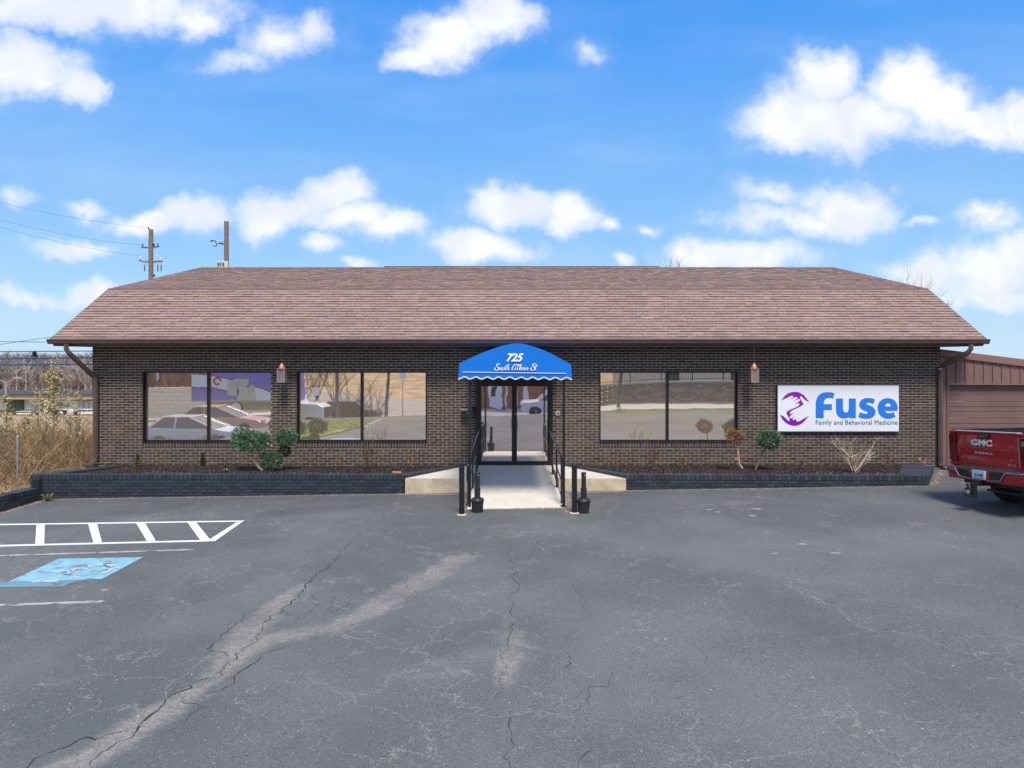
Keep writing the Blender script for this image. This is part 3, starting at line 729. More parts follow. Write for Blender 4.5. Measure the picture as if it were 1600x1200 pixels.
# gutter: K profile along the front
mb = MB(); gy = eF+.03
prof = [(0, EZ0+.02), (-.075, EZ0+.02), (-.10, EZ0+.05), (-.105, EZ0+.085), (-.125, EZ0+.115), (-.125, EZ0+.145), (-.115, EZ0+.145), (-.115, EZ0+.125), (-.01, EZ0+.06), (0, EZ0+.13)]
mb.poly([(eL-.05, gy+a, b) for a, b in prof], (eR-eL+.10, 0, 0)); mb.build('gutter', M['gutter'], bld)
for s_, ex in ((-1, -11.42), (1, 11.62)):
    pass
# downspouts
def dsp(pts, hw=.045, name='downspout'):
    mb = MB(); mb.tube(pts, hw*1.25, 6); return mb.build(name, M['gutter'], bld, smooth=False)
yd = eF-.03
A = P(103.5, 541, 17.75); 
dsp([P(103.5,537,17.75), P(103.5,545,17.75), P(107,551,17.78), P(146,588,18.40), P(149.5,594,18.42), P(149.5,716,18.42), P(146,723,18.35), P(136,729,18.2)], .05)
dsp([P(1517,538,17.75), P(1517,545,17.75), P(1512,551,17.8), P(1472,572,18.38), P(1469.5,578,18.42), P(1469.5,724,18.42), P(1474,730,18.3)], .05)
mb = MB(); mb.box(P(1466.5,577.5,18.36), P(1472.5,576,18.34)); mb.build('downspout_strap', M['bucket'], bld)
mb = MB(); p = P(1476,734,18.1); mb.lathe([(.09,0),(.10,.05),(.07,.09)], (p.x,p.y,gz(p.x)), 12); mb.build('drain_pipe', M['blackpl'], bld)

# wall-mounted things
mbx = thing('mailbox', 'black metal mailbox on the brick wall left of the entrance door', 'mailbox', loc=(FX(731.5), -.01, FZ(653)))
mb = MB(); mb.poly([(0-.18,0,0),(-.18,-.13,0),(-.18,-.13,.19),(-.18,-.09,.25),(-.18,0,.29)], (.37,0,0)); mb.build('box', M['blackpl'], mbx, bevel=.01)
mb = MB(); mb.poly([(-.19,.0,.295),(-.19,-.10,.26),(-.19,-.145,.2),(-.19,-.145,.16),(-.19,-.138,.16),(-.19,-.138,.2),(-.19,-.096,.252),(-.19,0,.287)], (.39,0,0)); mb.build('lid', M['black'], mbx)
mb = MB(); mb.box((-.012,-.15,.12), (.018,-.131,.15)); mb.build('latch', M['steel'], mbx)
kp = thing('intercom_plate', 'small pale grey intercom plate on bricks right of the door', 'intercom', loc=(FX(871.5), -.01, FZ(649)))
mb = MB(); mb.box((-.055,-.02,0), (.055,.0,.115)); mb.build('plate', mat('grey_plate', (.45,.43,.40), .5), kp, bevel=.006)
mb = MB(); mb.box((-.008,-.026,.03), (.03,-.0205,.085)); mb.build('button', M['blackpl'], kp)

# awning
aw = thing('entrance_awning', 'bright blue arched canvas awning over the ramp on two thin posts', 'awning', loc=(0, 0, 0))
yf = CAMY+14.2; yb_ = -.02
def AWP(px, py): return P(px, py, 14.2)
arch = [(717.5,567.5),(725,564.2),(740,557.2),(755,550.5),(770,545),(785,540.2),(800,537),(808,536.3),(818,537.3),(832,541),(848,546.5),(862,553),(876,560.5),(886,566),(892.5,570.2)]
ap = [AWP(*q) for q in arch]; bl_, br_ = AWP(717,581.5), AWP(893,584)
mb = MB(); mb.poly([AWP(717,583.5)]+ap+[AWP(893,585)], (0,.02,0)); mb.build('front_panel', M['blue'], aw)
# valance with scallops
vp = []; n = 10; pts_top = [AWP(717,581.8), AWP(893,584)]
low = []
for i in range(n*8+1):
    t = i/(n*8); x = 716+(893.5-716)*t; y = 590.6+1.2*t - 1.7*math.cos(2*math.pi*t*n*1.0+math.pi*0.9)*1.0
    low.append((x, y))
mb = MB(); mb.poly([P(716.6,582,14.17)]+[P(x, y, 14.17) for x, y in low]+[P(893.6,584,14.17)], (0,.012,0)); mb.build('valance', M['blue'], aw)
mb = MB(); mb.tube([P(x, y, 14.165) for x, y in low], .012, 5); mb.build('valance_trim', M['white'], aw)
mb = MB(); mb.tube([P(723,581.5,14.16), P(885,583.8,14.16)], .010, 5); mb.build('stripe', mat('stripe', (.62,.60,.62), .6), aw)
mb = MB()
for i in range(len(ap)-1):
    a, b = ap[i], ap[i+1]; mb.add([a+Vector((0,.004,.003)), b+Vector((0,.004,.003)), (b.x, yb_, b.z+.003), (a.x, yb_, a.z+.003)], [(0,1,2,3)])
a, b = ap[0], ap[-1]
mb.add([(a.x, yf, a.z), (a.x, yb_, a.z), (a.x, yb_, low and AWP(717,591).z), (a.x, yf, AWP(717,591).z)], [(0,1,2,3)]); mb.add([(b.x, yf, b.z), (b.x, yb_, b.z), (b.x, yb_, AWP(893,592).z), (b.x, yf, AWP(893,592).z)], [(0,1,2,3)])
mb.build('canopy_top', M['blue'], aw)
mb = MB(); mb.tube([ap[0]+Vector((.02,.03,-.02))]+[p+Vector((0,.03,-.03)) for p in ap[1:-1]]+[ap[-1]+Vector((-.02,.03,-.02))], .014, 6)
zb_ = AWP(800,586).z
mb.tube([(ap[0].x+.03, yf+.05, zb_), (ap[-1].x-.03, yf+.05, zb_)], .016, 6); mb.tube([(ap[0].x+.03, yf+.05, zb_), (ap[0].x+.03, yb_, zb_)], .014, 6); mb.tube([(ap[-1].x-.03, yf+.05, zb_), (ap[-1].x-.03, yb_, zb_)], .014, 6)
for yy in (-3, -1.6): mb.tube([Vector((p.x, yy, p.z-.03)) for p in ap], .012, 6)
mb.build('awning_frame', M['rail'], aw)
for px in (733.8, 880.6):
    x = (px-800)/F*14.3; mb = MB(); mb.box((x-.027, CAMY+14.27, gz(x)), (x+.027, CAMY+14.32, zb_+.01)); mb.box((x-.06, CAMY+14.24, gz(x)), (x+.06, CAMY+14.36, gz(x)+.012)); mb.build('post', M['rail'], aw)
# lettering
def text_mesh(body, size, mat_, parent, name, loc, width=None, shear=0, offset=0, ext=.002, align='CENTER', height=None, space=1.0, rot=(R(90),0,0)):
    cu_ = bpy.data.curves.new(name, 'FONT'); cu_.body = body; cu_.size = size; cu_.shear = shear; cu_.offset = offset; cu_.extrude = ext; cu_.align_x = align; cu_.resolution_u = 4; cu_.space_character = space
    tmp = bpy.data.objects.new('tmp', cu_); C.objects.link(tmp); bpy.context.view_layer.update()
    dg = bpy.context.evaluated_depsgraph_get(); me_ = bpy.data.meshes.new_from_object(tmp.evaluated_get(dg)); bpy.data.objects.remove(tmp)
    co = np.empty(len(me_.vertices)*3); me_.vertices.foreach_get('co', co); co = co.reshape(-1, 3)
    w0 = co[:,0].max()-co[:,0].min(); h0 = co[:,1].max()-co[:,1].min()
    cxm = (co[:,0].max()+co[:,0].min())/2; y0 = co[:,1].min()
    sxx = width/w0 if width else 1; syy = height/h0 if height else sxx
    co[:,0] = (co[:,0]-cxm)*sxx; co[:,1] = (co[:,1]-y0)*syy
    me_.vertices.foreach_set('co', co.ravel()); me_.materials.clear(); me_.materials.append(mat_); me_.update()
    o = link(name, me_, parent, loc); o.rotation_euler = rot; return o
p = P(804.5, 565.2, 14.185)
text_mesh('725', .3, M['white'], aw, 'house_number', p, width=27*14.2/F, height=13.2*14.2/F, shear=.32, offset=.012)
# script lettering drawn with pen strokes (unit = awning pixels)
def strokes(lst, mat_, parent, name, d, w_, pz=0):
    for st_ in lst:
        pass
    mb = MB()
    for st_ in lst:
        # catmull-rom smoothing
        pts = [Vector((*p_, 0)) for p_ in st_]; sm = []
        for i in range(len(pts)-1):
            p0 = pts[max(i-1,0)]; p1 = pts[i]; p2 = pts[i+1]; p3 = pts[min(i+2, len(pts)-1)]
            for k in range(5):
                t = k/5; sm.append(.5*((2*p1)+(p2-p0)*t+(2*p0-5*p1+4*p2-p3)*t*t+(3*p1-p0-3*p2+p3)*t**3))
        sm.append(pts[-1])
        q = [P(v.x, v.y, d) for v in sm]
        vs_ = []
        for i, c_ in enumerate(q):
            t = (q[min(i+1,len(q)-1)]-q[max(i-1,0)]).normalized(); n_ = Vector((-t.z, 0, t.x))
            ww = w_*(.55+.75*abs(t.z))/2   # pen: downstrokes heavier
            vs_ += [c_+n_*ww, c_-n_*ww]
        mb.add(vs_, [(2*i, 2*i+1, 2*i+3, 2*i+2) for i in range(len(q)-1)])
    return mb.build(name, mat_, parent)
S_ = lambda ox, s=1.0: [[(ox+8*s, 569.8), (ox+6.3*s, 568.2), (ox+3.2*s, 569.6), (ox+3.4*s, 572.4), (ox+6*s, 574.6), (ox+5.6*s, 577.6), (ox+2.2*s, 578.6), (ox-.4*s, 577.2), (ox+.2*s, 574.8), (ox+1.6*s, 575.2)]]
txt = [[(773.2+(x-773.2)*.90, y) for x, y in st_] for st_ in S_(773.5) + [[(784.3,574.2),(782.2,574.6),(781.6,577),(783.2,578),(785,576.6),(784.6,574.4)], [(786.8,574.3),(785.8,577),(787.2,578),(789.6,576)], [(790,574.2),(789,577),(790,578)],
   [(793.6,570.6),(791.4,577),(792.4,578)], [(790.4,573),(794.6,572.6)], [(797.2,568.8),(794.2,578)], [(794.8,576),(796.6,574.2),(797.4,575),(796.8,577.4),(798,577.9)]]]
txt += [[(800.2+(x-799)*.90, y) for x, y in st_] for st_ in [[(800.4,576.8),(798.9,578.1),(799.2,575.4),(802,571),(805.4,569.3),(807.2,570),(805.4,574),(803.6,578)], [(805.4,574),(808.6,570.2),(810.4,569.8),(809.2,574),(807.6,578)], [(809.4,574),(812,570.6),(814.4,569.6),(813,574),(811.8,577.2),(813.2,578)],
   [(817.8,574.4),(815.6,574.6),(815,577),(816.2,578),(817.8,576)], [(818.3,574.2),(817.5,577.2),(818.6,578)], [(821,574.2),(820.1,577.4),(821.1,578)], [(821.6,572),(821.7,572.3)],
   [(823.6,574.2),(822.8,578)], [(823.3,576),(825.2,574.2),(826.2,575),(825.5,577.4),(826.6,578)]]]
txt += [[(829.6+(x-828.5)*.92, y) for x, y in st_] for st_ in S_(828.5) + [[(838.4,569.6),(835.6,577),(836.6,578.2)], [(833.8,572.4),(840,571.6)], [(838.6,578),(838.9,578.1)]]]
strokes(txt, M['white'], aw, 'street_lettering', 14.178, .0155)

# sign
sg = thing('wall_sign', 'white rectangular fuse family medicine sign with purple hands logo on brick wall', 'sign', loc=(0,0,0))
def SP(px, py, off=0): return Vector((FX(px), -.08-off, FZ(py)))
mb = MB(); mb.box((FX(1212.2), -.074, FZ(675)), (FX(1403), -.002, FZ(601.2))); mb.build('frame', mat('sign_edge', (.02,.035,.05), .4), sg)
mb = MB(); mb.box((FX(1213.6), -.08, FZ(673.4)), (FX(1401.8), -.074, FZ(602.3))); mb.build('panel', M['signw'], sg)
def LP(cx_, cy_): return SP(1200+cx_/12, 590+cy_/12, .002)
out = [(220,430),(262,375),(310,322),(370,285),(440,265),(500,262),(570,278),(640,320),(690,375),(725,420),(750,462),(700,435),(650,400),(620,362),(597,345),(578,352),(578,385),(603,428),(640,490),(634,506),(560,550),(480,588),(430,610),(395,638),(385,662),(400,682),(425,672),(457,655),(425,690),(393,712),(382,738),(395,756),(425,752),(510,705),(455,745),(432,768),(450,788),(490,780),(575,735),(512,772),(500,797),(525,818),(560,812),(610,785),(680,745),(745,712),(690,780),(640,835),(580,875),(510,897),(440,898),(370,880),(310,845),(260,795),(225,740),(205,688),(270,720),(320,765),(350,800),(370,808),(385,792),(380,768),(350,718),(325,670),(322,648),(345,622),(390,598),(470,565),(540,530),(568,502),(565,482),(540,478),(468,502),(540,455),(575,428),(578,405),(555,395),(500,420),(435,448),(500,408),(530,385),(528,366),(500,360),(440,378),(378,405),(440,366),(452,348),(440,336),(400,345),(330,378)]
mb = MB(); mb.poly([LP(*q) for q in out]); mb.build('hands_logo', M['purple'], sg)
def fat(name, pts, w_, closed=False, cuts=None):
    """thick letter stroke; coordinates in crop pixels of 4.444x from (1120,540)"""
    q = [SP(1120+x/4.444, 540+y/4.444, .002) for x, y in pts]; hw = w_/4.444/59.95/2; vs_ = []
    for i, c_ in enumerate(q):
        a_ = q[max(i-1,0)]; b_ = q[min(i+1,len(q)-1)]
        if closed: a_ = q[(i-1) % len(q)]; b_ = q[(i+1) % len(q)]
        t = (b_-a_).normalized(); n_ = Vector((-t.z, 0, t.x)); vs_ += [c_+n_*hw, c_-n_*hw]
    n = len(q); fs_ = [(2*i, 2*i+1, (2*i+3), (2*i+2)) for i in range(n-1)]
    if closed: fs_.append((2*n-2, 2*n-1, 1, 0))
    return vs_, fs_
def arcp(cx_, cy_, rx, ry, a0, a1, n=14): return [(cx_+rx*math.cos(R(a0+(a1-a0)*i/n)), cy_-ry*math.sin(R(a0+(a1-a0)*i/n))) for i in range(n+1)]
def letter(name, segs):
    mb = MB(); k = 0
    for s_ in segs:
        v_, f_ = fat(name, *s_) if not (len(s_) == 3) else fat(name, s_[0], s_[1], s_[2])
        v_ = [v+Vector((0, -k*.0006, 0)) for v in v_]; k += 1; mb.add(v_, f_)
    return mb.build('letter', M['signb'], sg)
def glyph(ch, outer, hole=None):
    T = lambda q: SP(1120+q[0]/4.444, 540+q[1]/4.444, .002)
    rings = [[T(q) for q in outer]]+([[T(q) for q in hole]] if hole else []); flat = [v for r_ in rings for v in r_]
    mb = MB(); mb.add(flat, [tuple(t) for t in tessellate_polygon(rings)]); return mb.build('letter', M['signb'], sg)
glyph('f', [(677,503),(677,400),(680,378),(690,354),(706,337),(728,326),(756,321),(785,323),(808,331),(797,369),(782,363),(766,362),(748,367),(737,380),(733,400),(733,405),(790,405),(790,446),(733,446),(733,503)])
glyph('u', [(817,366),(866,366),(866,430),(869,450),(878,461),(890,463),(900,457),(906,440),(906,366),(955,366),(955,503),(908,503),(907,494),(892,503),(870,506),(848,501),(830,487),(820,467),(817,440)])
glyph('s', [(1088,374),(1076,405),(1055,397),(1037,395),(1027,400),(1032,408),(1056,416),(1076,427),(1089,444),(1091,464),(1084,485),(1063,502),(1030,508),(996,505),(971,494),(984,461),(1005,469),(1025,472),(1038,467),(1035,459),(1010,450),(988,436),(978,415),(980,394),(994,374),(1018,364),(1045,362),(1070,366)])
glyph('e', [(1241,452),(1244,430),(1239,402),(1224,379),(1200,366),(1172,362),(1143,369),(1120,386),(1107,410),(1105,440),(1112,468),(1128,490),(1150,503),(1177,508),(1205,504),(1230,493),(1216,460),(1197,467),(1177,467),(1162,461),(1156,452)], [(1156,421),(1198,421),(1192,405),(1177,398),(1163,405)])
text_mesh('Family and Behavioral Medicine', .2, M['tagb'], sg, 'tagline', SP((1272.5+1399.5)/2, 665.3, .004), width=127/59.95, height=9.4/59.95, offset=.0, space=1.05)

# hanging lanterns
def lantern(px, d=18.1):
    l_ = thing('hanging_lantern', '', 'lantern', 'copper lanterns hanging under the eave'); top = P(px, 567, d); bx = P(px, 576, d).z; bz = P(px, 597.5, d).z; x, y = top.x, top.y
    l_.location = (x, y, bz)
    L_ = lambda z: z-bz
    mb = MB(); prof = [(.17*.72,L_(bx)-.012),(.125*1.0,L_(bx)),(.085,L_(bx)+.02),(.075,L_(bx)+.06),(.055,L_(bx)+.10),(.03,L_(bx)+.135),(.012,L_(top.z)+.005)]
    mb.lathe([(.13,L_(bx)-.008),(.13,L_(bx)+.002),(.088,L_(bx)+.018),(.078,L_(bx)+.06),(.058,L_(bx)+.10),(.03,L_(bx)+.135),(.012,L_(bx)+.155)], (0,0,0), 16); mb.build('roof', M['copper'], l_, smooth=False)
    hw = .088; mb = MB()
    for sx_ in (-1, 1):
        for sy_ in (-1, 1): mb.box((sx_*hw-.009, sy_*hw-.009, .02), (sx_*hw+.009, sy_*hw+.009, L_(bx)-.012))
    mb.box((-hw-.012,-hw-.012,0), (hw+.012,hw+.012,.02)); mb.build('cage', M['lampframe'], l_)
    for (a_, b_) in (((-hw+.009,-hw-.002,.02),(hw-.009,-hw+.002,0)), ((-hw-.002,-hw+.009,.02),(-hw+.002,hw-.009,0)), ((hw-.002,-hw+.009,.02),(hw+.002,hw-.009,0))):
        mb = MB(); mb.box(a_, (b_[0], b_[1], L_(bx)-.012)); mb.build('pane', M['lglass'], l_)
    for dx in (-.035, .035, 0):
        mb = MB(); h_ = .17 if dx else .10; mb.lathe([(.008,.0),(.008,h_-.05),(.016,h_-.02),(.012,h_+.01),(.002,h_+.03)], (dx, 0 if dx else -.03, .02), 8); mb.build('candle_bulb', M['bulb'], l_)
    mb = MB(); zt = EZ0-.03-bz; zz = L_(bx)+.15; k = 0
    while zz < zt-.01:
        a_ = 0 if k % 2 else R(90); ring = [(math.cos(t)*.012*math.cos(a_), math.cos(t)*.012*math.sin(a_), zz+.018+math.sin(t)*.02) for t in np.linspace(0, 2*math.pi, 9)]; mb.tube(ring, .003, 4, caps=False); zz += .032; k += 1
    mb.build('chain', M['lampframe'], l_)
    mb = MB(); mb.lathe([(.06,0),(.05,.012),(.06,.02)], (0,0,zt-.02), 12); mb.build('ceiling_rose', M['lampframe'], l_)
    return l_
lantern(440.5)['label'] = 'copper topped lantern hanging between the two left windows'
lantern(1178)['label'] = 'copper topped lantern hanging between right window and white sign'

# ------------------------------------------------------------------ planters
def ncol(): j = random.uniform(.8, 1.25); b = random.choice([(.030,.040,.053),(.034,.045,.057),(.026,.035,.046),(.038,.048,.062)]); return tuple(q*j for q in b)
CAPZ = .40
def planter_wall(nm, label, path, th_, top, base_fn, parts=True, cat='planter wall', capt=.0, nparts=280):
    """painted brick wall along path (outer face on the left when walking), soldier course on top"""
    t_ = thing(nm, label, cat); navm = mat('navy_joint', (.008,.011,.016), .8)
    corem = MB(); restm = MB(); np_ = 0
    sold = []
    for q in range(6):
        mb = MB(); mb.box((0,0,0), (1,1,1), ncol()); sold.append(mb.mesh('brick', M['navy']))
    for (A, B) in zip(path[:-1], path[1:]):
        A = Vector((*A, 0)); B = Vector((*B, 0)); L = (B-A).length; t = (B-A)/L; n_ = Vector((t.y, -t.x, 0))   # outward normal = right of travel
        def mtx(u, zz): p_ = A+t*u; return Matrix(((t.x, -n_.x, 0, p_.x), (t.y, -n_.y, 0, p_.y), (0, 0, 1, zz), (0, 0, 0, 1)))
        topf = lambda u: top(A+t*u)
        # core
        nseg = max(1, int(L/.5))
        for k in range(nseg):
            u0, u1 = L*k/nseg, L*(k+1)/nseg; m_ = mtx(0, 0)
            corem.add([m_ @ Vector(v) for v in ((u0,.008,-.4),(u1,.008,-.4),(u1,th_-.008,-.4),(u0,th_-.008,-.4),(u0,.008,topf(u0)-.012),(u1,.008,topf(u1)-.012),(u1,th_-.008,topf(u1)-.012),(u0,th_-.008,topf(u0)-.012))],
                      [(4,5,6,7),(0,1,5,4),(2,3,7,6),(1,2,6,5),(3,0,4,7)])
        # soldier/rowlock cap: bricks on edge across the wall
        st_ = .098; u = 0
        while u < L-.02:
            wd_ = min(st_-.016, L-u); z1 = topf(u+wd_/2); p_ = A+t*(u+wd_/2)
            m_ = mtx(u+.005, z1-.105) @ Matrix.Diagonal((wd_, th_, .105+random.uniform(-.002,.002), 1))
            if np_ < nparts*.6:
                o = link('brick', random.choice(sold), t_); o.matrix_basis = m_; np_ += 1
            else: restm.box((0,0,0),(1,1,1), ncol(), m=m_)
            u += st_
        # running courses on the outer face
        r_ = 0; 
        while True:
            zrow = -(.112+(r_+1)*.068)
            u = -(.1 if r_ % 2 else 0); any_ = False
            while u < L:
                u0, u1 = max(u, 0), min(u+.188, L)
                if u1-u0 > .02:
                    zt = topf((u0+u1)/2)+zrow; g0 = base_fn(A+t*(u0+u1)/2)
                    if zt+.058 > g0-.02:
                        any_ = True; m_ = mtx(u0, zt) @ Matrix.Diagonal((u1-u0, .03, .055, 1))
                        if np_ < nparts and u1-u0 > .15: o = link('brick', random.choice(sold), t_); o.matrix_basis = m_; np_ += 1
                        else: restm.box((0,0,0),(1,1,1), ncol(), m=m_)
                u += .204
            r_ += 1
            if not any_ or r_ > 8: break
    corem.build('core', navm, t_)
    tag(restm.build('brickwork', M['navy'], t_), kind='stuff')
    return t_
base_g = lambda p_: gz(p_.x)
YP = -2.54
LP_ = [(-10.25,-.75), (-10.82, YP), (-2.44, YP), (-1.12,-.10)]
planter_wall('planter_wall', 'long navy painted brick planter wall left of the entrance ramp', [(-10.82,YP),(-2.44,YP)], .24, lambda p_: CAPZ, base_g, nparts=290)
planter_wall('planter_wall', 'short navy painted brick wing wall slanting back along the left ramp landing', [(-2.40,YP+.02),(-1.08,-.12)], .20, lambda p_: .40 - .12*min(1, max(0, (p_.y-YP)/2.4)), lambda p_: .2, nparts=60)
planter_wall('planter_wall', 'navy painted brick end wall slanting back at the left building corner', [(-10.1,-.55),(-10.84,YP+.02)], .28, lambda p_: CAPZ-.003 - .07*min(1, max(0, (p_.y-YP)/2)), base_g, nparts=60)
planter_wall('planter_wall', 'long navy painted brick planter wall right of the ramp, tapering into the lot', [(2.56,YP),(9.35,YP)], .24, lambda p_: CAPZ-.004*(p_.x-2.5), base_g, nparts=290)
planter_wall('planter_wall', 'short navy painted brick wing wall slanting back along the right ramp landing', [(1.26,-.12),(2.52,YP+.02)], .20, lambda p_: .40 - .12*min(1, max(0, (p_.y-YP)/2.4)), lambda p_: .2, nparts=60)
planter_wall('planter_wall', 'wide navy painted slab topped wall end by the right downspout', [(9.37,YP),(10.55,-.75)], .62, lambda p_: .372-.05*min(1, max(0, (p_.y-YP)/1.8)), base_g, nparts=60)
planter_wall('retaining_wall', 'low navy painted brick wall running forward at the left lot edge', [(-10.70,-7.0),(-10.60,YP-.03)], .30, lambda p_: .11+.035*(-p_.y-2.5), base_g, nparts=200, cat='low wall')

# planting beds
def bed(poly, zf, name, label):
    xs_ = [p[0] for p in poly]; ys_ = [p[1] for p in poly]
    mb = MB(); mb.poly([(p[0], p[1], zf(p[0], p[1])) for p in poly]); o = mb.build(name, M['soil']); tag(o, kind='structure')
    cm = MB(); x0, x1, y0, y1 = min(xs_), max(xs_), min(ys_), max(ys_)
    def inside(x, y):
        c_ = False; n = len(poly); j = n-1
        for i in range(n):
            if (poly[i][1] > y) != (poly[j][1] > y) and x < (poly[j][0]-poly[i][0])*(y-poly[i][1])/(poly[j][1]-poly[i][1])+poly[i][0]: c_ = not c_
            j = i
        return c_
    N = int((x1-x0)*(y1-y0)*560)
    for _ in range(N):
        x, y = random.uniform(x0, x1), random.uniform(y0, y1)
        if not inside(x, y): continue
        edge = y < y0+.45
        r = random.uniform(.010, .030); a_ = random.uniform(0, 6.28); el = random.uniform(-.5, .7)
        pal = [(.032,.029,.028),(.045,.040,.038),(.022,.021,.022),(.065,.056,.050),(.10,.09,.083),(.055,.055,.058)]
        if edge: pal += [(.19,.185,.19),(.12,.12,.135),(.24,.23,.225),(.15,.15,.165)]*2
        c_ = random.choice(pal)
        if random.random() < .018: c_ = (.30,.21,.13)
        z = zf(x, y)+random.uniform(.0, .025); dx, dy = math.cos(a_)*r, math.sin(a_)*r
        cm.add([(x-dx,y-dy,z), (x+dy*.4,y-dx*.4,z+.006), (x+dx,y+dy,z+el*r), (x-dy*.4,y+dx*.4,z+.014)], [(0,1,2,3)], c_)
    tag(cm.build('mulch', M['mulch']), label, 'mulch', kind='stuff')
zb1 = lambda x, y: .225 + .11*min(1, max(0, -y/2.3)) + .018*math.sin(x*1.7)*math.cos(y*2)
bed([(-10.55,YP+.22),(-2.55,YP+.22),(-1.2,-.0),(-10.55,-.0)], zb1, 'planting_bed', 'dark bark mulch and gravel in the bed left of the entrance')
zb2 = lambda x, y: .225 + .10*min(1, max(0, -y/2.3)) + .018*math.sin(x*1.3+1)*math.cos(y*2)
bed([(1.35,-.0),(2.65,YP+.22),(9.3,YP+.22),(10.1,-.0)], zb2, 'planting_bed', 'dark bark mulch and gravel in the bed right of the entrance')

# ramp and landing
RZ = lambda y: .235 - (.225)*min(1, max(0, -y/4.32)) + 0.0
mb = MB()
def slab(pts_top, bottom=-.3):
    n = len(pts_top); vs_ = [Vector(p_) for p_ in pts_top]+[Vector((p_[0], p_[1], bottom)) for p_ in pts_top]
    tris = tessellate_polygon([[Vector(p_) for p_ in pts_top]])
    fs_ = []
    for t in tris:
        a_, b_, c_ = (vs_[i] for i in t); fs_.append(tuple(t) if (b_-a_).cross(c_-a_).z > 0 else (t[0], t[2], t[1]))
    area = sum(pts_top[i][0]*pts_top[(i+1) % n][1]-pts_top[(i+1) % n][0]*pts_top[i][1] for i in range(n))
    for i in range(n):
        j = (i+1) % n; q = (i, i+n, j+n, j); fs_.append(q if area > 0 else q[::-1])
    return vs_, fs_
rl, rr = -.90, 1.045
v_, f_ = slab([(rl+.02,0.0,.237),(rl,-4.33,.024),(rr,-4.33,.034),(rr-.02,0.0,.237)]); mb.add(v_, f_)
ramp = mb.build('entrance_ramp', M['concrete'], bevel=.008); tag(ramp, kind='structure')
ramp['label'] = 'cream concrete ramp leading from the lot up to the doors'
mb = MB()
for y_ in (-1.45, -2.9): mb.box((rl+.01, y_-.004, RZ(y_)-.02), (rr-.01, y_+.004, RZ(y_)+.0035))
mb.build('ramp_joint', mat('joint', (.30,.26,.21), .95), ramp)
landings = []
for nm, pts in (('left', [(rl-.004,-.0,.25),(-1.12,-.0,.25),(-2.40,YP-.02,.325),(rl-.004,YP-.02,.325)]), ('right', [(rr+.004,YP-.02,.325),(2.56,YP-.02,.325),(1.33,-.0,.25),(rr+.004,-.0,.25)])):
    mb = MB(); v_, f_ = slab(pts[::1]); 
    # top faces and side faces separate so the stained front keeps its own material
    o = MB(); o.add(v_, [f for f in f_ if len(f) == 3]); q = MB(); q.add(v_, [f for f in f_ if len(f) == 4])
    a_ = o.build('ramp_landing', M['concrete']); tag(a_, kind='structure'); b_ = q.build('landing_side', M['kerbface'], a_)

# handrails
def handrail(side, label, posts):
    t_ = thing('handrail', label, 'handrail', 'ramp handrails'); X = lambda y: ((-.865 if side < 0 else .985) + side*.035*(-y/4.3))
    ztop = lambda y: RZ(y)+.93
    ys_ = [-.32, -.55, -1.15, -2.0, -3.0, -3.75]
    ext = []
    pts = [(X(-.30), -.12, ztop(-.3)-.16), (X(-.30), -.09, ztop(-.3)-.05), (X(-.3), -.16, ztop(-.3)+.0)]+[(X(y), y, ztop(y)) for y in ys_]
    pts += [(X(-3.98), -3.98, ztop(-4)-.02), (X(-4.1), -4.10, ztop(-4)-.09), (X(-4.13), -4.13, ztop(-4)-.22), (X(-4.1), -4.10, ztop(-4)-.40), (X(-4.0), -4.0, ztop(-4)-.46), (X(-3.8), -3.85, ztop(-4)-.47)]
    mb = MB(); mb.tube(pts, .024, 10); mb.build('top_rail', M['rail'], t_, smooth=True)
    for y in posts:
        mb = MB(); mb.tube([(X(y), y, RZ(y)-.02), (X(y), y, ztop(y))], .021, 8); mb.lathe([(.05,0),(.05,.01),(.03,.012)], (X(y), y, RZ(y)-.0), 10); mb.build('post', M['rail'], t_)
    mb = MB(); mb.tube([(X(y), y, RZ(y)+.47) for y in (posts[0], posts[-1])], .016, 8); mb.build('lower_rail', M['rail'], t_)
    return t_
handrail(-1, 'black tube handrail along the left edge of the entrance ramp', [-1.12, -2.55, -3.94])
handrail(1, 'black tube handrail along the right edge of the entrance ramp', [-1.12, -2.55, -3.94])

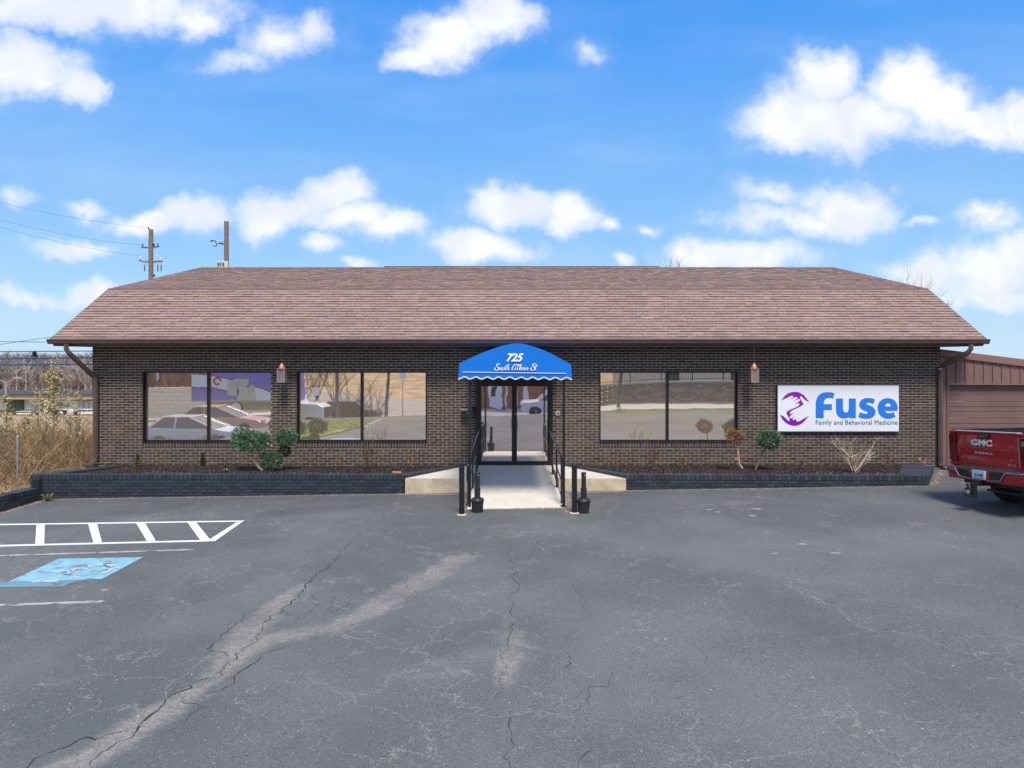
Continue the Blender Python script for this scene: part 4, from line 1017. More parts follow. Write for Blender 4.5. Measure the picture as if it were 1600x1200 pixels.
# bollards
def bollard(px, py, label):
    g = G(px, py); t_ = thing('bollard', label, 'bollard', 'black steel bollards at the ramp foot', (g.x, g.y, gz(g.x)))
    mb = MB(); mb.lathe([(.052,-.05),(.052,.885),(.050,.897)], (0,0,0), 18); mb.build('tube', M['black'], t_)
    mb = MB(); mb.lathe([(.056,0),(.056,.022),(.04,.034),(.01,.036)], (0,0,.893), 18); mb.build('cap', M['black'], t_)
    mb = MB(); mb.lathe([(.10,.0),(.085,.008),(.055,.014)], (0,0,0.001), 14); mb.build('footing', M['kerbface'], t_)
bollard(721.5, 804, 'black steel bollard left of the ramp foot, beside the left ash urn')
bollard(897.5, 801.5, 'black steel bollard right of the ramp foot, beside the right ash urn')
def ash(px, py, label):
    g = G(px, py); g.y += .12; t_ = thing('ash_urn', label, 'ash urn', 'smoking receptacles beside the ramp', (g.x, g.y, gz(g.x)))
    mb = MB(); mb.lathe([(.100,0),(.104,.01),(.118,.16),(.120,.165),(.120,.172),(.122,.205),(.132,.21),(.132,.238),(.125,.245)], (0,0,0), 24); mb.build('bucket', M['blackpl'], t_)
    mb = MB(); mb.lathe([(.128,.246),(.11,.268),(.072,.285),(.062,.29)], (0,0,0), 24); mb.build('lid', M['blackpl'], t_)
    mb = MB(); mb.lathe([(.058,.288),(.058,.462),(.062,.464),(.062,.478),(.048,.484),(.045,.50)], (0,0,0), 18); mb.build('lower_tube', M['blackpl'], t_)
    mb = MB(); mb.lathe([(.045,.49),(.046,.735),(.050,.74),(.050,.768),(.040,.78)], (0,0,0), 18); mb.build('upper_tube', M['blackpl'], t_)
    mb = MB(); mb.lathe([(.011,0),(.011,.004)], (0,0,0), 10, m=Matrix.Translation((.02,-.046,.728)) @ Matrix.Rotation(R(90),4,'X')); mb.build('stub_hole', mat('hole_ring', (.45,.45,.45), .5), t_)
ash(745.5, 802, 'black plastic ash urn on the left foot of the ramp')
ash(913, 803, 'black plastic ash urn right of the ramp beside the right bollard')

# ------------------------------------------------------------------ plants
def leafcol(pal): b = random.choice(pal); j = random.uniform(.65, 1.35); return tuple(q*j for q in b)
GREEN = [(.085,.17,.08),(.11,.21,.10),(.07,.145,.075),(.17,.28,.15),(.22,.33,.19),(.055,.11,.055),(.04,.08,.04)]
BROWN = [(.30,.15,.07),(.36,.19,.09),(.22,.11,.06),(.40,.24,.13)]
def puff(mb, c_, r, n, pal, leaf=.045, lump=.16):
    c_ = Vector(c_); ph = [random.uniform(0, 6) for _ in range(6)]
    for _ in range(n):
        d = Vector((random.gauss(0,1), random.gauss(0,1), random.gauss(0,1))).normalized()
        lm = 1+lump*(math.sin(d.x*4+ph[0])*math.sin(d.z*5+ph[1])+.6*math.sin(d.y*7+ph[2]+d.x*6))
        k = random.uniform(.40, 1.10)**.6 * lm
        p_ = c_+Vector((d.x*r[0], d.y*r[1], d.z*r[2]))*k
        # sprays of three blades fanning outwards
        o = (d*.9+Vector((random.gauss(0,.45), random.gauss(0,.45), random.gauss(0,.45)+.25))).normalized(); sd_ = o.cross(Vector((random.gauss(0,1),random.gauss(0,1),random.gauss(0,1)))).normalized()
        L = leaf*random.uniform(.6, 1.7); cc = leafcol(pal)
        mb.add([p_-sd_*L*.11, p_+sd_*L*.11, p_+o*L+sd_*L*.25, p_+o*L*.8-sd_*L*.45], [(0,1,2),(0,1,3)], cc)
BD = 17.25
# cloud pruned juniper with four pads
g0 = P(408, 735, BD); t_ = thing('juniper_topiary', 'cloud pruned juniper with several green pads below the left lantern', 'shrub', loc=(0,0,0))
def pad(cx_, cy_, rx, ry, d, n, pal=GREEN, par=None, name='foliage_pad', leaf=.05):
    p_ = P(cx_, cy_, d); s_ = d/F; mb = MB(); puff(mb, p_, (rx*s_, rx*s_*.85, ry*s_), n, pal, leaf); return mb.build(name, M['foliage'], par)
pad(392, 689, 26, 15, BD-.12, 2600, par=t_); pad(378, 678, 14, 10, BD+.1, 900, par=t_); pad(447, 683, 17, 12.5, BD, 1700, par=t_); pad(424, 720, 16.5, 14.5, BD, 2000, par=t_); pad(446, 704, 8, 8, BD+.1, 500, [(.07,.09,.04),(.10,.10,.05),(.06,.075,.035)], par=t_)
pad(371, 690, 9, 8, BD, 400, par=t_); pad(411, 686, 12, 9, BD-.05, 600, par=t_)
mb = MB(); mb.tube([P(411,735,BD-.05), P(404,730,BD-.06), P(398,721,BD-.1), P(395,712,BD-.12), P(392,703,BD-.12), P(391,692,BD-.1)], [.034,.03,.026,.024,.022,.015], 8); mb.build('trunk', M['bark'], t_)
mb = MB(); mb.tube([P(412,735,BD), P(409,722,BD), P(406,712,BD), P(402,700,BD), P(398,690,BD)], [.02,.018,.016,.014,.01], 7); mb.tube([P(414,735,BD), P(428,722,BD), P(438,708,BD), P(444,695,BD), P(447,685,BD)], [.024,.02,.018,.015,.01], 7); mb.build('branch', M['barkd'], t_)
# brown ball
t_ = thing('pompom_shrub', 'dead brown ball topped shrub on a thin pale stem by the right window', 'shrub'); D2 = 17.3
pad(1148, 682.5, 13, 11, D2, 1500, BROWN, t_, 'crown', .045)
mb = MB(); mb.tube([P(1160,732,D2), P(1155,725,D2), P(1154,712,D2), P(1152.5,700,D2), P(1151,690,D2)], [.024,.02,.018,.017,.012], 7); mb.build('stem', mat('pale_stem', (.48,.39,.30), .9, var=.2, vscale=30), t_)
t_ = thing('pompom_shrub', 'green ball topped juniper on a leaning stem below the sign', 'shrub')
pad(1202, 687, 18, 14, D2, 2600, GREEN, t_, 'crown', .05); pad(1206, 677, 10, 5, D2, 200, [(.25,.28,.12),(.15,.22,.1)], t_, 'new_growth', .05)
mb = MB(); mb.tube([P(1180,734,D2), P(1184,726,D2), P(1188,716,D2), P(1191,709,D2), P(1196,701,D2), P(1200,694,D2)], [.026,.02,.02,.018,.017,.012], 7); mb.build('stem', M['barkd'], t_)
# bare pale shrub under the sign
def twigs(mb, base, n, h, spread, w0, pal, branch=2, tip=.35):
    for _ in range(n):
        a_ = random.uniform(0, 6.283); s_ = spread*math.sqrt(random.random()); d = Vector((math.cos(a_)*s_, math.sin(a_)*s_*.7, 1)).normalized()
        L = h*random.uniform(.55, 1.05); cc = leafcol(pal)
        def shoot(p_, d_, L_, w_, lev):
            pts = [p_]; 
            for k in range(4):
                d_ = (d_+Vector((random.gauss(0,.09), random.gauss(0,.09), random.gauss(0,.05)+.02))).normalized(); pts.append(pts[-1]+d_*L_/4)
            mb.tube(pts, [w_, w_*.85, w_*.65, w_*.5, w_*.22], 3, cc, caps=False)
            if lev:
                for _ in range(branch):
                    k = random.choice((1, 2, 3)); dd = (d_+Vector((random.gauss(0,.5), random.gauss(0,.5), random.gauss(0,.2)))).normalized(); shoot(pts[k], dd, L_*random.uniform(.3,.5), w_*.55, lev-1)
        shoot(Vector(base)+Vector((random.gauss(0,.03), random.gauss(0,.03), 0)), d, L, w0, 2 if h > .5 else 1)
def shrub(px, py, d, n, h, spread, w0, pal, label, name='bare_shrub', branch=2, cat='shrub', dead=True):
    g = P(px, py, d); t_ = thing(name, label, cat, loc=tuple(g)); mb = MB(); twigs(mb, (0,0,-.03), n, h, spread, w0, pal, branch); mb.build('twigs', M['twig'], t_); return t_
PALE = [(.50,.40,.29),(.44,.35,.25),(.55,.46,.35),(.38,.30,.22)]
s1 = shrub(1337, 737, 16.9, 26, .92, 1.15, .0115, PALE, 'pale leafless twiggy shrub spreading under the right half of the sign')
DKT = [(.13,.075,.05),(.18,.10,.07),(.10,.065,.05)]
shrub(573, 728, 17.6, 16, .85, .42, .006, DKT, 'thin dark bare shrub below the second window from the left'); shrub(1018, 728, 17.6, 16, .82, .45, .006, DKT, 'thin dark bare shrub below the right window')
def conifer(px, py, d, h, r, pal, label, n=420):
    g = P(px, py, d); t_ = thing('conifer_seedling', label, 'seedling', loc=tuple(g)); mb = MB()
    for _ in range(n):
        t = random.random(); rr_ = r*(1-t)**.8*(1 if t > .12 else .5)*random.uniform(.3, 1.05); a_ = random.uniform(0, 6.283)
        p_ = Vector((math.cos(a_)*rr_, math.sin(a_)*rr_, h*t)); o = Vector((math.cos(a_)*.5, math.sin(a_)*.5, .9)).normalized(); sd_ = o.cross(Vector((random.gauss(0,1), random.gauss(0,1), .1))).normalized(); L = .05
        mb.add([p_-sd_*.007, p_+sd_*.007, p_+o*L+sd_*.01, p_+o*L*.8-sd_*.015], [(0,1,2),(0,1,3)], leafcol(pal))
    mb.build('foliage', M['foliage'], t_)
    mb = MB(); mb.tube([(0,0,-.02),(0,0,h*.8)], [.008,.003], 5); mb.build('stem', M['barkd'], t_)
conifer(215, 732, 17.4, .36, .085, [(.10,.14,.035),(.13,.17,.05),(.16,.15,.05)], 'small yellow green conifer seedling at the left end of the bed'); conifer(317, 729, 17.4, .32, .075, [(.05,.08,.025),(.07,.10,.03),(.11,.08,.03)], 'small dark green conifer seedling below the left window')
RUST = [(.32,.17,.08),(.26,.14,.07),(.38,.22,.11)]
for px, lab in ((534,'dead rusty conifer seedling below the left half of the second window'),(641,'dead rusty conifer seedling near the left wing of the ramp'),(962,'dead rusty conifer seedling at the left end of the right bed'),(1067,'dead rusty conifer seedling below the right half of the right window'),(1253,'dead sparse conifer seedling below the left half of the sign'),(1387,'dead rusty conifer seedling near the right downspout')):
    conifer(px, 729, 17.6, .30 if px != 1253 else .18, .06, RUST, lab, 130)
def tuft(px, py, d, n, h, pal, label, name='weed_tuft'):
    g = P(px, py, d) if d else G(px, py); mb = MB()
    for _ in range(n):
        a_ = random.uniform(0, 6.283); L = h*random.uniform(.5,1.1); o = Vector((math.cos(a_)*random.uniform(.2,1), math.sin(a_)*random.uniform(.2,1), random.uniform(.5,1))).normalized(); sd_ = o.cross(Vector((0,0,1))).normalized()*.012
        p_ = Vector((0,0,0)); mb.add([p_-sd_, p_+sd_, p_+o*L*.6+sd_*1.2, p_+o*L+Vector((0,0,-L*.2)), p_+o*L*.6-sd_*1.2], [(0,1,2,4),(4,2,3)], leafcol(pal))
    o = mb.build(name, M['foliage'], loc=tuple(g)); tag(o, label, 'weed'); return o
YG = [(.20,.28,.06),(.16,.24,.05),(.28,.32,.10)]
tuft(354, 738, 16.9, 40, .13, YG, 'small bright yellow green weed in the left bed'); tuft(75, 783, None, 34, .28, [(.20,.24,.06),(.26,.27,.08),(.30,.22,.09)], 'yellow green weed at the corner of the low wall')
mb = MB(); g = P(620, 739.5, 16.3); mb.box((-.10,-.05,-.02), (.10,.05,.035)); o = mb.build('loose_brick', M['orange'], loc=tuple(g), bevel=.006); o.rotation_euler = (.1, .08, .3); tag(o, 'loose orange brick lying in the bed beside the ramp wing wall', 'brick')
for px, r_ in ((860, 0),): pass

# brown dry grasses beside the building
DRY = [(.36,.25,.13),(.31,.20,.11),(.42,.31,.18),(.27,.18,.10),(.38,.22,.12),(.25,.22,.08),(.48,.38,.23),(.33,.19,.12),(.14,.09,.06),(.18,.12,.07)]
mb = MB()
def blade(x, y, z, L, w_, lean, pal, curl=.3):
    a_ = random.uniform(0, 6.283); d0 = Vector((math.cos(a_)*lean, math.sin(a_)*lean, 1)).normalized(); d1 = (d0+Vector((math.cos(a_)*curl*random.random()*2, math.sin(a_)*curl*random.random()*2, -curl*random.random()))).normalized()
    sd_ = d0.cross(Vector((math.sin(a_*3), math.cos(a_*5), .2))).normalized()*w_
    p_ = Vector((x, y, z)); q = p_+d0*L*.55; e = q+d1*L*.45
    mb.add([p_-sd_, p_+sd_, q+sd_*.7, q-sd_*.7, e], [(0,1,2,3),(3,2,4)], leafcol(pal))
for _ in range(24000):
    y = random.uniform(-7.5, 7.5) if random.random() < .75 else random.uniform(5, 34); x = random.uniform(-19.5, -11.0) if y < 8 else random.uniform(-.80, -.50)*(y+18.5)
    if y < -2.4: x = random.uniform(-16, -11.05)
    if y < .2 and x > -10.9: continue
    xl = -10.95 if y > .0 else -10.95
    if x > xl: continue
    far = max(0, y)
    hmax = (.55 if y < -2 else (1.10 if y < 4 else 1.55)+.25*math.sin(x*1.9)+.25*math.sin(x*.8+y*.7))
    if x > -11.6 and y < 0: hmax *= .5
    blade(x, y, float(terr(x, y))-.03, hmax*random.uniform(.4, 1.1), random.uniform(.003, .009)*(1 if y < 8 else 1.8), random.uniform(.1, 1.3), DRY)
tag(mb.build('dry_brush', M['twig']), 'tangled dry tan weeds and brush beside the left building corner', 'brush', kind='stuff')
# tangled cane stems
mb = MB()
for _ in range(1000):
    x, y = random.uniform(-19, -11.2), random.uniform(-1.5, 9); z = float(terr(x, y)); a_ = random.uniform(0, 6.283); L = random.uniform(.8, 2.0)
    pts = [Vector((x, y, z))]; d = Vector((math.cos(a_)*.5, math.sin(a_)*.5, 1.0)).normalized()
    for k in range(5): d = (d+Vector((math.cos(a_)*.18, math.sin(a_)*.18, -.30))).normalized(); pts.append(pts[-1]+d*L/5)
    mb.tube(pts, [.006,.005,.005,.004,.003,.002], 3, leafcol(PALE+DRY+DKT*3), caps=False)
tag(mb.build('brush_canes', M['twig']), 'arching pale canes tangled through the dry brush at left', 'brush', kind='stuff')
mb = MB()
for _ in range(130):
    y = random.uniform(-1.2, 12) ; x = random.uniform(-.80, -.555)*(y+18.5) - random.uniform(0, 1)
    if x > -11.2: x = -11.2-random.random()
    twigs(mb, (x, y, float(terr(x, y))-.05), 9, random.uniform(.9, 1.9), 1.1, .0065, random.choice((DKT, DRY, DKT+DRY, [(.20,.17,.09),(.16,.15,.07)])), 3)
tag(mb.build('bramble_thicket', M['twig']), 'low tangled brown and olive brambles filling the ground left of the building', 'brambles', kind='stuff')
# taller saplings with pale yellow leaves
def sapling(px, py, d, h, label, n=8, leaves=260, spread=.35):
    g = P(px, py, d); z = float(terr(g.x, g.y)); t_ = thing('sapling', label, 'sapling', loc=(g.x, g.y, z)); H = g.z-z if h is None else h
    mb = MB(); mb.tube([(0,0,0),(.05,0,H*.35),(.02,.03,H*.7),(.0,0,H)], [.022,.017,.011,.004], 5, (.20,.17,.14)); tips = []
    for _ in range(n*3):
        t = random.uniform(.25, .95); a_ = random.uniform(0, 6.283); L = spread*H*(1.1-t)*random.uniform(.5,1.1); p_ = Vector((.02,0,H*t)); d_ = Vector((math.cos(a_), math.sin(a_), .9)).normalized(); e = p_+d_*L
        mb.tube([p_, p_+d_*L*.5+Vector((0,0,-.02)), e], [.007,.005,.002], 3, (.22,.18,.14), caps=False); tips.append((p_, e))
        for _ in range(2):
            q = p_.lerp(e, random.uniform(.4,.9)); e2 = q+Vector((random.gauss(0,1), random.gauss(0,1), random.gauss(.5,.6))).normalized()*L*.4; mb.tube([q, e2], [.004,.0015], 3, (.24,.19,.15), caps=False); tips.append((q, e2))
    mb.build('trunk', M['twig'], t_)
    mb = MB()
    for _ in range(leaves):
        a, b = random.choice(tips); p_ = a.lerp(b, random.uniform(.3, 1.0))+Vector((random.gauss(0,.05), random.gauss(0,.05), random.gauss(0,.05))); o = Vector((random.gauss(0,1), random.gauss(0,1), random.gauss(0,1))).normalized(); s_ = o.orthogonal()*.022; L = .055
        mb.add([p_-s_, p_+o*L*.5-s_*.3, p_+o*L, p_+s_], [(0,1,2,3)], leafcol([(.44,.38,.16),(.50,.44,.24),(.36,.32,.12),(.38,.29,.14)]))
    mb.build('crown', M['foliage'], t_)
sapling(82, 566, 23.5, None, 'tall thin sapling with sparse pale yellow leaves beside the building', 16, 1500, .40)
sapling(44, 650, 21.5, None, 'leafy yellow sapling in the brush near the lamp post', 9, 420, .5); sapling(8, 615, 20, None, 'greenish sapling at the far left photo edge', 9, 420, .3); sapling(108, 640, 20.5, None, 'low bare sapling close to the left downspout', 9, 160, .55)
sapling(58, 612, 26, None, 'slim pale leaved sapling behind the brush, left of the tallest one', 9, 360, .4)
sapling(122, 610, 25, None, 'thin sapling behind the left downspout', 9, 200, .4)
# old fence posts
for px, y0, y1, d, lab in ((27.5, 683, 772, 17.2, 'grey steel fence post standing in the brush at left'), (120, 662, 722, 21, 'thin grey fence post half hidden in brush')):
    a = P(px, y0, d); b = P(px, y1, d); t_ = thing('fence_post', lab, 'post', loc=(a.x, a.y, b.z-.1)); mb = MB(); mb.tube([(0,0,0),(0,0,a.z-b.z+.1)], .026, 10); mb.build('tube', M['steel'], t_); mb = MB(); mb.lathe([(.030,-.01),(.030,.012),(.016,.032),(.003,.036)], (0,0,a.z-b.z+.1), 10); mb.build('cap', M['steel'], t_)

# ------------------------------------------------------------------ garage at right
ga = thing('metal_garage', 'brown metal sided garage with wide sectional door behind the red truck', 'garage')
GY = .04; gx0 = FX(1467.5)+.02; gx1 = 19.5
gtop = lambda x: (CAMZ+14.5/59.95) - (x-FX(1471))*(16/59.95)/(FX(1600)-FX(1471))
dx0, dzt = FX(1482), FZ(601.5)
fsw = 14.35/59.95; x = FX(1481); k = 0
mb = MB(); mb.box((gx0, GY, -.3), (FX(1480.5), GY+.08, gtop(FX(1476))-.16)); mb.build('corner_trim', M['gmetal'], ga)
mb = MB(); mb.box((FX(1480.5)+.002, GY-.02, -.3), (dx0+.03, GY+.06, dzt)); mb.build('door_jamb', M['gdoor'], ga)
while x < gx1-.3:
    x1 = x+fsw; mb = MB(); mb.poly([(x+.012, GY, dzt+.05), (x1-.012, GY, dzt+.05), (x1-.012, GY, gtop(x1)-.165), (x+.012, GY, gtop(x)-.165)], (0,.03,0)); mb.build('wall_panel', M['gmetal'], ga)
    mb = MB(); mb.poly([(x-.012, GY-.022, dzt+.05), (x+.010, GY-.022, dzt+.05), (x+.010, GY-.022, gtop(x)-.165), (x-.012, GY-.022, gtop(x)-.165)], (0,.04,0)); mb.build('seam_rib', M['gmetal'], ga)
    x = x1
mb = MB(); mb.box((dx0-.02, GY-.03, dzt), (gx1-.5, GY+.05, dzt+.048)); mb.build('head_trim', M['gmetal'], ga)
mb = MB(); mb.poly([(gx0, GY-.05, gtop(gx0)-.16), (gx1, GY-.05, gtop(gx1)-.16), (gx1, GY-.05, gtop(gx1)), (gx0, GY-.05, gtop(gx0))], (0,.07,0)); mb.build('rake_trim', mat('rake_metal', (.25,.135,.115), .5, var=.1), ga)
mb = MB(); mb.poly([(gx0, GY-.06, gtop(gx0)-.185), (gx1, GY-.06, gtop(gx1)-.185), (gx1, GY-.06, gtop(gx1)-.162), (gx0, GY-.06, gtop(gx0)-.162)], (0,.07,0)); mb.build('rake_lip', M['gmetal'], ga)
mb = MB(); mb.add([(gx0, GY, gtop(gx0)+.003), (gx1, GY, gtop(gx1)+.003), (gx1, 12, gtop(gx1)+.003), (gx0, 12, gtop(gx0)+.003)], [(0,1,2,3)]); mb.build('roof', M['gmetal'], ga)
mb = MB(); mb.box((dx0+4.9+.06, GY, -.4), (gx1-.02, GY+.06, dzt)); mb.build('side_panel', M['gmetal'], ga)
dr = link('garage_door', None, ga); nsec = 4; dzb = gz(12)-.06; hs_ = (dzt-dzb)/5
for k in range(5):
    mb = MB(); z0 = dzb+k*hs_; mb.box((dx0+.035, GY+.10, z0+.004), (dx0+4.95, GY+.14, z0+hs_-.004))
    mb.box((dx0+.035, GY+.090, z0+hs_-.13), (dx0+4.95, GY+.0995, z0+hs_-.115)); mb.box((dx0+.035, GY+.093, z0+hs_*.42), (dx0+4.95, GY+.0995, z0+hs_*.42+.008))
    mb.build('door_section', M['gdoor'], dr)
mb = MB(); mb.box((gx1-.05, GY, -.4), (gx1, 12, gtop(gx1)-.02)); mb.build('far_wall', M['gmetal'], ga)

# ------------------------------------------------------------------ pickup truck
tr = thing('pickup_truck', 'dark red pickup truck seen from behind at the right edge, parked by the garage', 'truck')
PHI = R(85.5)            # heading from +Y towards +X
L0 = P(1490, 700, 14.25)
fwd = Vector((math.sin(PHI), math.cos(PHI), 0)); lft_ = Vector((-math.cos(PHI), math.sin(PHI), 0))
HW = .99
org = Vector((L0.x, L0.y, 0)) - lft_*HW
tr.location = (org.x, org.y, gz(org.x)+.025); tr.rotation_euler = (R(-3.8), -.015, math.pi/2-PHI)
# local: x forward, y left, z up
def side_profile(y0, y1, name, mt):
    wr = .50; 
    def archp(cx_, n=12): return [(cx_+wr*math.cos(R(180-180*i/n)), .60+wr*math.sin(R(180-180*i/n))*.98) for i in range(n+1)]
    pts = [(.06,.62),(.55,.60)]+archp(1.16)+[(1.75,.52),(4.25,.50)]+archp(4.92)[0:]+[(5.45,.55),(5.75,.60),(5.80,.95),(5.72,1.22),(4.35,1.32),(3.95,1.34),(2.05,1.40),(2.03,1.46),(.0,1.46),(.0,1.0)]
    mb = MB(); mb.poly([(a, y0, b) for a, b in pts], (0, y1-y0, 0)); return mb.build(name, mt, tr, bevel=.02)
side_profile(HW-.12, HW, 'body_side', M['red']); side_profile(-HW, -HW+.12, 'body_side', M['red'])
mb = MB(); mb.box((.03,-HW+.12,.70), (2.03,HW-.12,.76)); mb.box((1.94,-HW+.12,.76), (1.99,HW-.12,1.45)); mb.box((.06,-HW+.121,.76), (1.94,-HW+.14,1.457)); mb.box((.06,HW-.14,.76), (1.94,HW-.121,1.457)); mb.build('bed', M['blackpl'], tr)
mb = MB(); mb.box((.05,-HW+.02,1.462), (2.02,-HW+.13,1.485)); mb.box((.05,HW-.13,1.462), (2.02,HW-.02,1.485)); mb.build('bed_rail', M['blackpl'], tr, bevel=.01)
# tailgate: crowned panel
tg = MB(); ny_, nz_ = 14, 10; W2 = .80; z0, z1 = .80, 1.455
def tgx(v, t): return -.012-.050*math.sin(math.pi*min(1,max(0,(t-.0)/1.0))**.8) + .055*abs(v)**3 + (.018 if .50 < t < .56 else 0) + (-.028 if t > .92 else 0) + (.028 if .24 < t < .60 and abs(v) < .72 else 0)
vs_ = [(tgx(-1+2*i/ny_, j/nz_), (-1+2*i/ny_)*W2, z0+(z1-z0)*j/nz_-.012*abs(-1+2*i/ny_)**2*(j/nz_)) for j in range(nz_+1) for i in range(ny_+1)]
fs_ = [(j*(ny_+1)+i+1, j*(ny_+1)+i, (j+1)*(ny_+1)+i, (j+1)*(ny_+1)+i+1) for j in range(nz_) for i in range(ny_)]
tg.add(vs_, fs_); tg.box((.012,-W2,.80), (.05,W2,1.44)); tg.box((-.02,-W2,1.435), (.05,W2,1.452)); tgo = tg.build('tailgate', M['red'], tr, smooth=False)
sm = tgo.modifiers.new('soft', 'SUBSURF') if False else None
mb = MB(); mb.box((-.050,-W2-.0,1.455), (.06,W2+.0,1.474)); mb.build('tailgate_cap', mat('cap_grey', (.50,.40,.40), .3, coat=.3), tgo, bevel=.008)
mb = MB(); mb.box((-.075,-.12,1.345), (-.03,.12,1.43)); mb.build('handle', M['blackpl'], tgo, bevel=.01)
mb = MB(); mb.box((-.08,-.07,1.37), (-.07,.07,1.395)); mb.build('camera_bezel', M['chromed'], tgo)
# right-looking rotation for lettering on the tailgate (faces -x)
rot_t = (R(90), 0, R(-90))
text_mesh('GMC', .2, mat('badge_chrome', (.80,.78,.78), .35, metal=.2), tgo, 'badge', (-.075, .03, 1.20), width=.52, height=.115, offset=.006, ext=.008, space=1.1, rot=rot_t)
text_mesh('SIERRA', .1, mat('badge_silver', (.70,.70,.70), .3, metal=.5), tgo, 'badge', (-.050, .02, 1.045), width=.46, height=.036, offset=.004, ext=.004, space=1.25, rot=rot_t)
text_mesh('AT4', .1, mat('badge_small', (.55,.40,.38), .3, metal=.5), tgo, 'badge', (-.030, -.62, .865), width=.20, height=.042, offset=.002, ext=.004, space=1.1, rot=rot_t)
mb = MB(); mb.tube([(-.045,.55,1.165),(-.05,-.05,1.163),(-.04,-.66,1.155)], .004, 5); mb.build('crease_trim', mat('crease', (.45,.10,.08), .3, coat=.5), tgo)
# tail lights wrap round the corners
for s_ in (1, -1):
    mb = MB(); ys0, ys1 = s_*(W2+.012), s_*(HW+.004)
    a, b = min(ys0, ys1), max(ys0, ys1)
    mb.box((-.035, a, .86), (.20, b, 1.40)); tl = mb.build('tail_light', M['lens'], tr, bevel=.03)
    mb = MB(); mb.box((-.042, a+.04, 1.24), (-.036, b-.06, 1.32)); mb.build('reverse_lamp', M['chromed'] if s_ < 0 else M['lens'], tl)
    mb = MB(); q = [(-.046, a+.01, .88), (-.046, a+.01, 1.385), (-.044, b-.03, 1.385)] if s_ < 0 else [(-.046, b-.01, .88), (-.046, b-.01, 1.385), (-.044, a+.03, 1.385)]
    if s_ < 0: q = [(-.046, b-.012, .88), (-.046, b-.012, 1.385), (-.046, a+.03, 1.39)]
    else: q = [(-.046, a+.012, .88), (-.046, a+.012, 1.385), (-.046, b-.03, 1.39)]
    mb.tube(q, .007, 5)
    if s_ < 0: mb.build('lamp_trim', M['chromed'], tl)
    mb = MB(); mb.box((-.02, a+.0, 1.405), (.06, b-.004, 1.458)); mb.box((-.02, a, .785), (.06, b-.004, .855)); mb.build('corner_cap', M['red'], tr, bevel=.015)
# bumper
bmp = MB()
def bx_prof(y): c_ = .11*(abs(y)/HW)**4; return c_
ny2 = 20
prof = [(-.10,.755),(-.17,.745),(-.185,.70),(-.175,.60),(-.14,.54),(-.04,.52)]
vs_ = []; W3 = 1.03
for i in range(ny2+1):
    y = -W3+2*W3*i/ny2; c_ = bx_prof(y)
    for (a, b) in prof: vs_.append((a+c_, y, b+(.015*(abs(y)/W3)**4 if b < .7 else 0)))
k = len(prof)
fs_ = [(i*k+j, (i+1)*k+j, (i+1)*k+j+1, i*k+j+1)[::-1] for i in range(ny2) for j in range(k-1)]
bmp.add(vs_, fs_); bmp.box((-.05,-W3+.02,.53), (.05,W3-.02,.75)); bo = bmp.build('bumper', M['red'], tr)
mb = MB(); mb.box((-.17,-.98,.755), (.02,.98,.768)); mb.build('step_pad', M['chromed'], bo, bevel=.004)
for s_ in (1, -1):
    mb = MB(); mb.poly([(-.192+.0, s_*.26, .735), (-.192, s_*.62, .735), (-.189, s_*.50, .60), (-.189, s_*.24, .585)], (.02,0,0)); mb.build('corner_step', M['blackpl'], bo)
    mb = MB(); mb.tube([(-.14, s_*.97, .752), (-.18, s_*.66, .75), (-.190, s_*.63, .738), (-.193, s_*.52, .60), (-.193, s_*.20, .572)], .012, 6); mb.build('bumper_trim', M['chromed'], bo)
mb = MB(); mb.box((-.198,-.165,.585), (-.178,.165,.745)); pl = mb.build('number_plate', M['plate'], bo, bevel=.003)
text_mesh('E1A78', .1, M['plateb'], pl, 'plate_number', (-.2035, -.01, .632), width=.20, height=.06, offset=.003, ext=.001, space=1.1, rot=rot_t)
mb = MB(); mb.box((-.2015,-.12,.60), (-.1985,.12,.612)); mb.build('plate_band', M['plateb'], pl)
# hitch with drop ball mount
mb = MB(); mb.box((-.30,-.035,.46), (.1,.035,.53)); mb.box((-.34,-.045,.24), (-.27,.045,.53)); mb.box((-.46,-.05,.27), (-.34,.05,.30)); mb.box((-.46,-.05,.40), (-.34,.05,.43)); mb.build('hitch', M['black'], tr, bevel=.006)
for z_ in (.30, .22): 
    mb = MB(); mb.lathe([(.015,0),(.015,.03),(.028,.045),(.030,.06),(.022,.08),(.008,.088)], (-.42,0,z_ if z_ > .25 else .43), 12); mb.build('hitch_ball', M['chrome'] if z_ > .25 else M['black'], tr, smooth=True)
